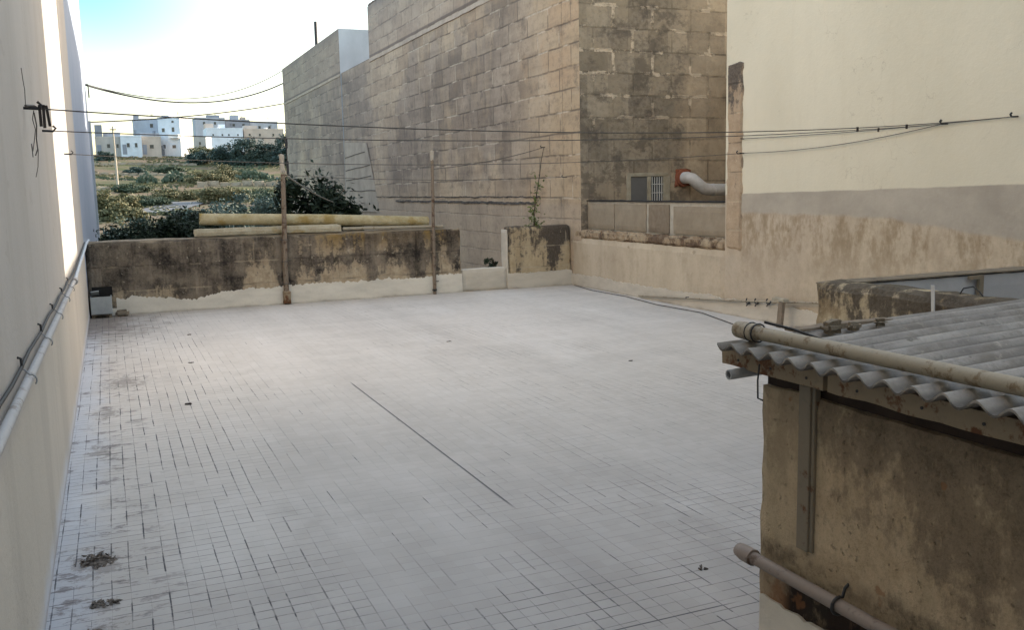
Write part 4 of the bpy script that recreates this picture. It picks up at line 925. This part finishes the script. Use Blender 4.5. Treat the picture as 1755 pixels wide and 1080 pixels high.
# ------------------------------------------------------------------ plants
def leaves(b, r, c, rad, n, size, K=14, gap=.55, flat=.7, hollow=.45, mi=0):
    """leaf sized faces in K clumps spread through an ellipsoid"""
    c = Vector(c); cl = []
    for k in range(K):
        while True:
            d = Vector((r.uniform(-1, 1), r.uniform(-1, 1), r.uniform(-1, 1)))
            if hollow < d.length < 1: break
        cl.append((d, r.uniform(.22, gap)))
    for i in range(n):
        d, q = cl[r.randrange(K)]
        e = d+Vector((r.gauss(0, q*.5), r.gauss(0, q*.5), r.gauss(0, q*.5*flat)))
        p = c+Vector((e.x*rad[0], e.y*rad[1], e.z*rad[2]))
        nrm = (Vector((r.gauss(0, 1), r.gauss(0, 1), r.gauss(.5, 1)))+e*.6).normalized()
        t1 = nrm.cross(Vector((r.gauss(0, 1), r.gauss(0, 1), r.gauss(0, 1)))).normalized(); t2 = nrm.cross(t1)
        s = size*r.uniform(.6, 1.35)
        b.add([p-t1*s, p-t1*.1*s+t2*s*.42+nrm*s*.12, p+t1*s, p-t1*.1*s-t2*s*.42+nrm*s*.12], [(0, 1, 2, 3)], mi)
    return cl
def tree(name, label, cat, base, top, rad, n, size, mat, seed, K=16, trunk=.08, lobes=None, group=None, trunk_vis=True, hollow=.4, gap=.55):
    r = random.Random(seed); base = Vector(base)
    t = empty(name, base, label, cat, group)
    b = MB(); c = Vector(top); ends = []
    for (off, sc) in (lobes or [((0, 0, 0), 1)]):
        cc = c+Vector((off[0]*rad[0], off[1]*rad[1], off[2]*rad[2])); rr = tuple(q*sc for q in rad)
        for d, q in leaves(b, r, cc, rr, int(n*sc**1.5), size, K, gap=gap, hollow=hollow):
            ends.append(cc+Vector((d.x*rr[0], d.y*rr[1], d.z*rr[2]))*.92)
    b.build('crown', mat, t)
    w = MB(); fork = base.lerp(c, .45)
    w.tube([base-Vector((0, 0, .2)), base.lerp(fork, .5)+Vector((r.uniform(-.1, .1)*rad[0], 0, 0)), fork], [trunk, trunk*.8, trunk*.62], 8)
    for e in r.sample(ends, min(len(ends), 11)):
        e = c+(e-c)*.9; mid = fork.lerp(e, .5)+Vector((r.uniform(-.12, .12)*rad[0], r.uniform(-.12, .12)*rad[1], .08*rad[2]))
        w.tube([fork, mid, e], [trunk*.5, trunk*.3, trunk*.08], 5)
    w.build('trunk', M['bark'], t)
    return t
NB = 'trees and bushes right behind the parapet'
tree('broadleaf_tree', 'dark broad-leaved tree between the thick post and the limestone house', 'tree', (4.3, 20.3, -4), (3.98, 20.2, .72), (.92, .8, 1.12), 4200, .075, M['f_dark'], 3, 20, .09,
     [((0, 0, 0), 1), ((-.1, 0, .55), .6), ((.78, 0, .1), .48), ((-.45, 0, -.55), .75), ((.3, 0, -.8), .8)], NB)
tree('dark_bush', 'dark rounded bush rising behind the left end of the long pipe', 'bush', (1.75, 24, -4), (1.62, 24, .35), (.78, .7, .95), 4200, .06, M['f_dark'], 5, 20, .07, [((0, 0, 0), 1), ((-.6, 0, -.5), .8), ((.25, 0, .35), .6), ((-1.2, 0, -.8), .7)], NB)
tree('hedge_bush', 'low dark hedge just above the mouldy left part of the parapet', 'bush', (.55, 21.5, -4), (.70, 21.5, .55), (.8, .5, .62), 4600, .05, M['f_dark'], 8, 24, .05, [((0, 0, 0), 1), ((-.65, 0, -.1), .6), ((.7, 0, .05), .8)], NB)
for k, (x, y, zt, w, lab) in enumerate(((4.3, 47, .9, 1.5, 'blue-green shaded bush above the long pipe, leftmost of the row'), (6.7, 50, 1.2, 1.7, 'blue-green shaded bush above the long pipe, in the middle of the row'), (9.3, 52, 1.35, 1.6, 'blue-green shaded bush above the long pipe, beside the thick post'), (1.6, 57, -.1, 1.9, 'low blue-green shaded bush sloping down beside the lane'))):
    tree('shaded_bush', lab, 'bush', (x, y, gz(x, y)), (x, y, zt-.6), (w, 1.0, 1.25), 2600, .10, M['f_blue'], 20+k, 22, .06, [((0, 0, 0), 1), ((.7, 0, -.3), .7), ((-.7, 0, -.25), .7)], 'bushes in the shade below the fields')
GF = 'shrubs in the fields'
for k, (x, y, h, w, m, lab) in enumerate((
    (.1, 88, 1.5, 1.1, 'f_olive', 'yellow-green loose shrub beside the end of the blue-grey wall'),
    (1.5, 91, 1.1, 1.0, 'f_olive', 'smaller yellow-green loose shrub right of the one at the blue-grey wall'),
    (.9, 72, .9, 1.2, 'f_olive', 'low bright green shrub in front of the grey lane'),
    (3.6, 95, .8, 1.4, 'f_mid', 'green scrub above the bend of the lane'),
    (6.5, 103, .9, 2.0, 'f_gold', 'straw-coloured scrub in the middle of the field'),
    (10.5, 96, 1.2, 2.0, 'f_gold', 'straw-coloured scrub behind the blue-green bushes'),
    (14.0, 98, 1.0, 2.2, 'f_mid', 'pale green scrub behind the thick post'),
    (3.0, 128, .9, 1.8, 'f_mid', 'dark scrub beside the utility pole'),
    (13.6, 142, 1.5, 2.6, 'f_gold', 'dry brown shrub right of the prickly pears'),
    (16.5, 152, 1.6, 2.3, 'f_gold', 'dry brown shrub below the olive tree'),
    (10.4, 172, .9, 2.0, 'f_mid', 'small green shrub on the upper field'),
    (4.4, 171, .9, 1.3, 'f_far', 'small dark shrub on the upper field behind the utility pole'),
    (.3, 199, 1.4, 1.4, 'f_far', 'dark shrub in front of the leftmost beige house'))):
    tree('field_shrub', lab, 'shrub', (x, y, gz(x, y)), (x, y, gz(x, y)+h*.55), (w, w*.6, h*.75), 2600, .075+.0005*y, M[m], 40+k, 22, .05, [((0, 0, 0), 1), ((.6, .2, -.25), .7), ((-.65, .1, -.2), .65)], GF, hollow=.2)
tree('olive_tree', 'yellowish olive tree right of the white three-storey house', 'tree', (18.0, 195, 7.8), (17.9, 195, 9.5), (2.5, 2, 1.5), 2600, .24, M['f_olive'], 61, 22, .2, [((0, 0, 0), 1), ((.5, 0, -.1), .6)], 'large trees before the distant houses')
for k, (x, y, zt, w, lab) in enumerate(((16.4, 189, 9.6, 1.8, 'dark green tree left of the olive tree'), (21.3, 186, 10.6, 2.6, 'dark green tree right behind the olive tree, leftmost of the dark mass'), (24.6, 184, 11.6, 2.6, 'tall dark green tree in the middle of the dark mass below the long white house'), (28.2, 185, 10.9, 2.7, 'dark green tree in the right half of the dark mass'), (31.6, 183, 12.2, 2.4, 'tall dark green tree beside the thick post head'))):
    z0 = gz(x, y)
    tree('dark_tree', lab, 'tree', (x, y, z0), (x, y, (zt+z0)/2+.3), (w, 1.8, (zt-z0)/2), 2600, .24, M['f_far'], 70+k, 20, .2, [((0, 0, 0), 1), ((.35, 0, -.45), .75), ((-.4, 0, -.4), .7)], 'large trees before the distant houses', hollow=.3)
def prickly(x, y, w, h, n, seed, label):
    r = random.Random(seed); z0 = gz(x, y); t = empty('prickly_pear', (x, y, z0), label, 'cactus', 'prickly pear clumps in the field')
    b = MB()
    for i in range(n):
        px = x+r.uniform(-1, 1)*w; k = 1-((px-x)/w)**2; pz = z0+r.random()*h*k; py = y+r.uniform(-.8, .8)
        a = r.uniform(-.7, .7); up = Vector((math.sin(a), r.gauss(0, .25), math.cos(a))).normalized(); sd = up.cross(Vector((r.gauss(0, .6), 1, 0))).normalized(); nn = sd.cross(up)
        s = r.uniform(.22, .36); c = Vector((px, py, pz)); N = 8
        rim = [c+up*(s*(1+math.cos(2*PI*q/N)))*.95+sd*s*.62*math.sin(2*PI*q/N) for q in range(N)]
        b.add([v+nn*.03 for v in rim]+[v-nn*.03 for v in rim]+[c+up*s*.95+nn*.07, c+up*s*.95-nn*.07],
              [(q, (q+1) % N, 2*N) for q in range(N)]+[((q+1) % N+N, q+N, 2*N+1) for q in range(N)]+[(q, q+N, (q+1) % N+N, (q+1) % N) for q in range(N)])
    b.build('pads', M['f_pad'], t)
prickly(5.4, 145, 1.3, 1.3, 90, 1, 'small clump of prickly pear right of the utility pole')
prickly(9.2, 145, 1.7, 1.4, 120, 2, 'clump of prickly pear in the middle of the fields')
prickly(20.9, 150, 2.7, 1.1, 150, 3, 'wide low clump of prickly pear below the dark trees')
# field walls of loose stones
for k, (x0, x1, y, h, lab) in enumerate(((-4, 16, 188, .55, 'low dry stone field wall highest up the slope below the houses'), (-4, 12.5, 168, .5, 'low dry stone field wall halfway up the slope'), (11.5, 33, 137, .7, 'pinkish dry stone field wall below the prickly pears'), (-3, 3.6, 134, .55, 'short dry stone field wall at the foot of the utility pole'))):
    b = MB(); N = int((x1-x0)/1.5); r = random.Random(k)
    for i in range(N):
        xa = x0+(x1-x0)*i/N; xb = x0+(x1-x0)*(i+1)/N; ya = y+.8*math.sin(xa*.4+k); z = gz((xa+xb)/2, ya)
        b.rough(xa, xb+.02, ya-.25, ya+.25, z-.4, z+h*r.uniform(.7, 1.15), .5, .10, 0, i, .06, 1.2)
    tag(b.build('field_wall', M['drywall']), lab, 'wall', 'dry stone walls in the fields')
t = empty('utility_pole', (1.42, 138, gz(1.42, 138)), 'slender pale utility pole standing in the fields at the left', 'pole')
z0 = gz(1.42, 138)
MB().tube([(1.42, 138, z0-.3), (1.38, 138, z0+4.2), (1.33, 138, 10.9)], [.16, .13, .10], 8).build('shaft', M['posttop'], t)
MB().box(.95, 1.75, 137.9, 138.0, 10.4, 10.52).build('crossarm', M['bark'], t)
# grass over the fields
b = MB(); r = random.Random(77)
for i in range(9000):
    y = 62+146*r.random()**.9; x = r.uniform(-3, 6+y*.17)
    if mn.noise(Vector((x*.16, y*.07, 2)))+.25*mn.noise(Vector((x*.7, y*.4, 5))) < -.02: continue
    z = gz(x, y); s = r.uniform(.10, .26)*(.8+y*.003)
    for q in range(2):
        a = r.uniform(0, 2*PI); w = Vector((math.cos(a), math.sin(a)*.6, 0))*s*.9
        b.add([Vector((x, y, z-.03))-w*.6, Vector((x, y, z-.03))+w*.6, Vector((x+r.gauss(0, .1), y, z+s))+w, Vector((x+r.gauss(0, .1), y, z+s*.8))-w*.9], [(0, 1, 2, 3)], 0 if mn.noise(Vector((x*.1, y*.08, 9))) > -.1 else 1)
tag(b.build('field_grass', [M['f_gold'], M['f_mid']]), 'dry yellow and green grass covering the fields', 'grass', kind='stuff')

# weeds on the pillar
t = empty('climbing_weed', (6.29, YB+.05, .99), 'thin yellow-green bramble growing up from the parapet stump', 'weed')
stem = [Vector(q) for q in ((6.27, YB+.08, .98), (6.26, YB+.05, 1.2), (6.30, YB+.03, 1.5), (6.36, YB+.05, 1.75), (6.42, YB+.1, 2.0), (6.52, YB+.2, 2.23))]
MB().tube(stem, [.011, .010, .009, .008, .006, .004], 5).build('stem', M['bark'], t)
b = MB(); r = random.Random(5)
for i in range(120):
    k = r.random()**1.6*3.4; j = int(k); p = stem[j].lerp(stem[j+1], k-j)+Vector((r.gauss(0, .055), r.gauss(0, .04), r.gauss(0, .03)))
    leaves(b, r, p, (.03, .03, .03), 1, .036, 1, hollow=.1)
for i in range(16):
    p = stem[0]+Vector((r.uniform(-.2, .12), 0, .02)); leaves(b, r, p, (.03, .03, .02), 1, .025, 1, hollow=.1)
b.build('leaves', M['f_weed'], t)
t = empty('caper_plant', (5.70, YB+.45, -.2), 'dark leafy plant peeping over the sill beside the parapet stump', 'plant')
b = MB(); leaves(b, random.Random(9), (5.68, YB+.42, .40), (.13, .1, .17), 110, .045, 8, hollow=.1); b.build('leaves', M['f_hedge'], t)
MB().tube([(5.72, YB+.45, -.3), (5.70, YB+.43, .1), (5.68, YB+.42, .45)], .012, 5).build('stem', M['bark'], t)

# ------------------------------------------------------------------ distant houses
HM = {k: house_mat('house_'+k, c) for k, c in dict(white=(.78, .79, .80), bluew=(.72, .78, .86), beige=(.50, .46, .43), tan=(.54, .46, .40), grey=(.44, .47, .53), dgrey=(.28, .30, .35), cream=(.62, .57, .48)).items()}  # bluew: white house fronts with their blue shade in the colour
def house(label, cx, y, w, d, z0, z1, mat, wins=(), rot=0.0, parapet=.35, extras=(), roof_items=()):
    t = empty('distant_house', (cx, y, z0), label, 'house', 'houses on the far slope', rot)
    L = lambda b_, n, m, p=t: b_.build(n, m, p, local=True)
    h = z1-z0
    L(MB().box(-w/2, w/2, 0, d, -3, h-parapet), 'wall', HM[mat])
    b_ = MB(); q = .14; zz = h-parapet+.002
    for bx in ((-w/2-.03, w/2+.03, -.03, q), (-w/2-.03, w/2+.03, d-q, d+.03), (-w/2-.03, -w/2+q, q+.002, d-q-.002), (w/2-q, w/2+.03, q+.002, d-q-.002)): b_.box(*bx, zz, h)
    L(b_, 'roof_parapet', HM[mat])
    for (u, z, ww, hh) in wins:
        ww *= .7; hh *= .75; z += .12
        f_ = MB(); fr = .07
        f_.box(u-ww/2-fr, u+ww/2+fr, -.06, .02, z-fr-.04, z); f_.box(u-ww/2-fr, u+ww/2+fr, -.05, .02, z+hh, z+hh+fr)
        f_.box(u-ww/2-fr, u-ww/2, -.05, .02, z+.002, z+hh-.002); f_.box(u+ww/2, u+ww/2+fr, -.05, .02, z+.002, z+hh-.002)
        wo_ = L(f_, 'window', HM[mat])
        L(MB().box(u-ww/2, u+ww/2, -.02, .02, z+.001, z+hh-.001), 'pane', M['glass'], wo_)
    for (nm, bx, m) in extras: L(MB().box(*bx), nm, HM[m])
    for k, (u, v, s) in enumerate(roof_items):
        L(MB().tube([(u, v, h-parapet), (u, v, h-parapet+s*1.7)], s, 10), 'water_tank', HM['white'])
    if w > 3.5:
        u = w*.23; b_ = MB().tube([(u, d*.4, h-parapet), (u, d*.4, h+1.3)], .035, 5)
        for q in (.75, 1.0, 1.2): b_.tube([(u-.35, d*.4, h+q), (u+.35, d*.4, h+q)], .025, 4)
        L(b_, 'aerial', M['iron'])
        L(MB().box(-w/2+.3, -w/2+1.1, -.03, .02, .0, 2.0), 'door', HM['dgrey'])
    return t
house('low beige house with two windows, leftmost beside the blue-grey wall', 1.0, 210.0, 4.9, 8, 10.0, 13.7, 'beige', ((.0, 1.3, .8, 1.0), (1.7, 1.3, .6, 1.0)), 0, .3, (('roof_room', (-2.4, -1.0, 1, 4, 3.45, 6.1), 'dgrey'), ('roof_wall', (-.9, 2.4, 3, 3.3, 3.45, 4.7), 'grey')))
house('pale blue-white house front with two windows left of the tan one', 5.3, 208, 4.0, 7, 10.0, 13.8, 'bluew', ((-.6, 1.3, .8, 1.15), (.9, 1.3, .7, 1.15)), 0, .3)
house('tan house front with one window left of the white three-storey house', 9.1, 209, 3.9, 7, 10.0, 13.7, 'tan', ((.1, 1.1, 1.1, 1.0),), 0, .3, (('roof_wall', (-1.9, 1.9, 3.5, 3.8, 3.4, 4.6), 'grey'),))
house('grey-blue flat-roofed house rising behind the pale and tan fronts', 9.0, 219, 5.4, 7, 11.0, 18.0, 'grey', ((.9, 5.0, .9, 1.1),), 0, .3, (('roof_room', (-2.6, -1.5, 1, 3, 6.7, 7.7), 'dgrey'), ('balcony', (.4, 2.69, -.9, -.01, 3.6, 3.8), 'bluew')))
ph = -R(25); cx_, cy_ = 15.1-math.cos(ph)*2.3, 212-math.sin(ph)*2.3
house('white three-storey house with brightly sunlit right side', cx_, cy_, 4.6, 7.0, 10.0, 17.9, 'bluew', ((-1.2, .8+.5, .8, 1.0), (.9, .8+.5, 1.1, .9), (-1.2, 4.7, .9, 1.1), (.9, 4.7, .8, 1.3), (.9, 6.6, .7, .6)), ph, .5,
      (('balcony', (.1, 2.25, -1.0, -.01, 3.5, 4.3), 'white'), ('lit_side_face', (2.302, 2.38, .0, 6.9, -2, 7.8), 'white'), ('roof_room', (-2.2, -.6, 2, 4.5, 7.4, 8.5), 'grey')), ((1.2, 3.5, .3),))  # sunlight on the right side painted as a whiter slab
house('small grey house with white sunlit side right of the three-storey house', 18.4, 205, 2.4, 4, 10.4, 13.5, 'beige', ((.0, 1.2, .6, .8),), -R(22), .2, (('lit_side_face', (1.202, 1.26, 0, 3.9, -1.5, 2.9), 'white'),))  # sunlit side painted white, front kept in a shade tone
house('long low white house with four small windows under the skyline', 26.9, 235, 8.4, 8, 13.0, 17.2, 'bluew', ((-2.7, 2.2, .5, .6), (-.6, 2.2, .5, .6), (.9, 2.2, .5, .6), (3.0, 2.2, .5, .6)), 0, .3, (('roof_room', (-4.2, -2.2, 3, 6, 3.9, 5.4), 'tan'), ('roof_room', (-.9, .6, 4, 6, 3.9, 5.3), 'bluew')), ((-1.2, 2.2, .35), (2.4, 3, .3)))
house('long tan house at the right end beside the post head', 36.2, 236, 9.4, 8, 13.0, 17.1, 'tan', ((-3.4, 2.2, .6, .8), (-1.0, 2.2, .6, .8), (2.2, 2.2, .6, .8)), 0, .3, (('roof_room', (-4.4, -1.2, 2, 5, 3.8, 5.0), 'beige'),), ((.8, 2.4, .42), (3.3, 2.6, .3)))
house('dark flat-roofed house on the skyline left, behind the long white one', 25.8, 256, 7.4, 8, 14, 21.2, 'grey', ((-1.5, 5.3, .8, .9), (1.2, 5.3, .8, .9)), 0, .4, (('roof_room', (-.5, 2.6, 2, 5, 6.8, 8.0), 'dgrey'),))
house('dark flat-roofed house on the skyline in the middle', 32.9, 258, 6.2, 8, 14, 20.9, 'dgrey', ((-1.0, 5.0, .9, .9), (1.5, 5.0, .9, .9)), 0, .4, (('roof_room', (-1.4, .6, 2, 5, 6.5, 8.2), 'grey'), ('roof_room', (1.2, 2.4, 2, 5, 6.5, 7.7), 'tan')))
house('dark blue-grey house on the skyline at the right end', 40.0, 260, 7.2, 8, 14, 20.6, 'grey', ((-1.2, 4.6, .9, .9), (1.4, 4.6, .9, .9)), 0, .4)
house('roofless ruin with a pillar standing among the dark trees', 29.6, 190, 1.6, 2.5, 9.0, 12.3, 'tan', ((.2, 1.2, .5, .9),), R(12), .2)

# ------------------------------------------------------------------ light, sky, camera
EL, AZ = R(15.0), R(14.0)               # sun height, and how far its heading turns from +X toward +Y
sd = Vector((math.cos(EL)*math.cos(AZ), math.cos(EL)*math.sin(AZ), math.sin(EL)))
su = bpy.data.lights.new('sun', 'SUN'); su.energy = 9.5; su.angle = R(.5); su.color = (1.0, .90, .76)
so = bpy.data.objects.new('sun', su); col.objects.link(so); so.rotation_euler = sd.to_track_quat('Z', 'Y').to_euler(); so.location = (20, 5, 20)
w = bpy.data.worlds.new('World'); scene.world = w; w.use_nodes = True
nt = w.node_tree; bg = nt.nodes['Background']
sky = nt.nodes.new('ShaderNodeTexSky'); sky.sky_type = 'NISHITA'; sky.sun_disc = False
sky.sun_elevation = EL; sky.sun_rotation = PI/2-AZ; sky.air_density = 1.0; sky.dust_density = 1.2; sky.ozone_density = 1.0
hs = nt.nodes.new('ShaderNodeHueSaturation'); hs.inputs['Saturation'].default_value = .9
nt.links.new(sky.outputs[0], hs.inputs['Color']); 
mx = nt.nodes.new('ShaderNodeMix'); mx.data_type = 'RGBA'; mx.blend_type = 'MULTIPLY'; mx.inputs[0].default_value = 1.0; mx.inputs[7].default_value = (1.10, .97, .84, 1)
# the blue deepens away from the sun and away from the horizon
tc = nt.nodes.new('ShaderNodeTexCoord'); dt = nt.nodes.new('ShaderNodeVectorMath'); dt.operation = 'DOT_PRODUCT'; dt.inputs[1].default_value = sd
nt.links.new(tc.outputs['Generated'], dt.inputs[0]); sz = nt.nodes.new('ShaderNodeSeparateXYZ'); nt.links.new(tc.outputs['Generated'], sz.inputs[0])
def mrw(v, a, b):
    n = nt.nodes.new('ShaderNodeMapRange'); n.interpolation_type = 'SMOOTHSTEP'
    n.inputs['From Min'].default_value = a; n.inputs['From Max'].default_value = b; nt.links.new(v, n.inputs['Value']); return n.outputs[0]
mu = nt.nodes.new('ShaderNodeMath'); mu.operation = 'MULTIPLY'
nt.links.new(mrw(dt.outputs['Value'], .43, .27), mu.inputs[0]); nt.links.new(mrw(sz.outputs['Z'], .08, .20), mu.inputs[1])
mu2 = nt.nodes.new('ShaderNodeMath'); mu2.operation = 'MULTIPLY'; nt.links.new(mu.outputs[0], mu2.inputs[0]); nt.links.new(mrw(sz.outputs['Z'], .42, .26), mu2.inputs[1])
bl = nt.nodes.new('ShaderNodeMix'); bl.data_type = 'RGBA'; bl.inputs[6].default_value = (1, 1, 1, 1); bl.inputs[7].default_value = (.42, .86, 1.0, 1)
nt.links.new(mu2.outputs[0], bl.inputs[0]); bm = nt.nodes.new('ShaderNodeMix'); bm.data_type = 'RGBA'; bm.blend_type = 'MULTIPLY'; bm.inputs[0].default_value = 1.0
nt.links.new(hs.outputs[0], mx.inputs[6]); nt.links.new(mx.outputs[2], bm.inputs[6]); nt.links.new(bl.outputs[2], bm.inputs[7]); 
# overhead sky brightened out of view, added to light the shaded terrace
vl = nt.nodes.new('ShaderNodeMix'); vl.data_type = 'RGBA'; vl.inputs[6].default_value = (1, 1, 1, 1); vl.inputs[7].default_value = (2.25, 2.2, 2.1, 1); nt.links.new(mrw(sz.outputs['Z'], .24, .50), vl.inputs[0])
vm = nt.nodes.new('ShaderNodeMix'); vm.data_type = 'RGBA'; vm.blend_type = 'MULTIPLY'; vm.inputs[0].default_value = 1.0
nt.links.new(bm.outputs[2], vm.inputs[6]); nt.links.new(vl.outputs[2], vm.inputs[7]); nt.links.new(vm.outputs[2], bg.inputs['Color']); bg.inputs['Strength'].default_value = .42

cam = bpy.data.cameras.new('camera'); co = bpy.data.objects.new('camera', cam); col.objects.link(co)
yaw, pit, rol = .403942571, .135989998, -.0216377116
f_ = Vector((math.sin(yaw)*math.cos(pit), math.cos(yaw)*math.cos(pit), -math.sin(pit)))
r_ = Vector((math.cos(yaw), -math.sin(yaw), 0)); u_ = r_.cross(f_)
r2 = r_*math.cos(rol)+u_*math.sin(rol); u2 = u_*math.cos(rol)-r_*math.sin(rol)
m3 = Matrix((r2, u2, -f_)).transposed()
co.matrix_world = Matrix.Translation((0, 0, 1.6)) @ m3.to_4x4()
cam.sensor_fit = 'HORIZONTAL'; cam.sensor_width = 36; cam.lens = 36*1597.4/1755; cam.clip_start = .05; cam.clip_end = 6000
scene.camera = co
scene.view_settings.view_transform = 'Standard'; scene.view_settings.look = 'None'; scene.view_settings.exposure = 0; scene.view_settings.gamma = 1
scene.cycles.max_bounces = 8; scene.cycles.diffuse_bounces = 5; scene.cycles.use_denoising = True
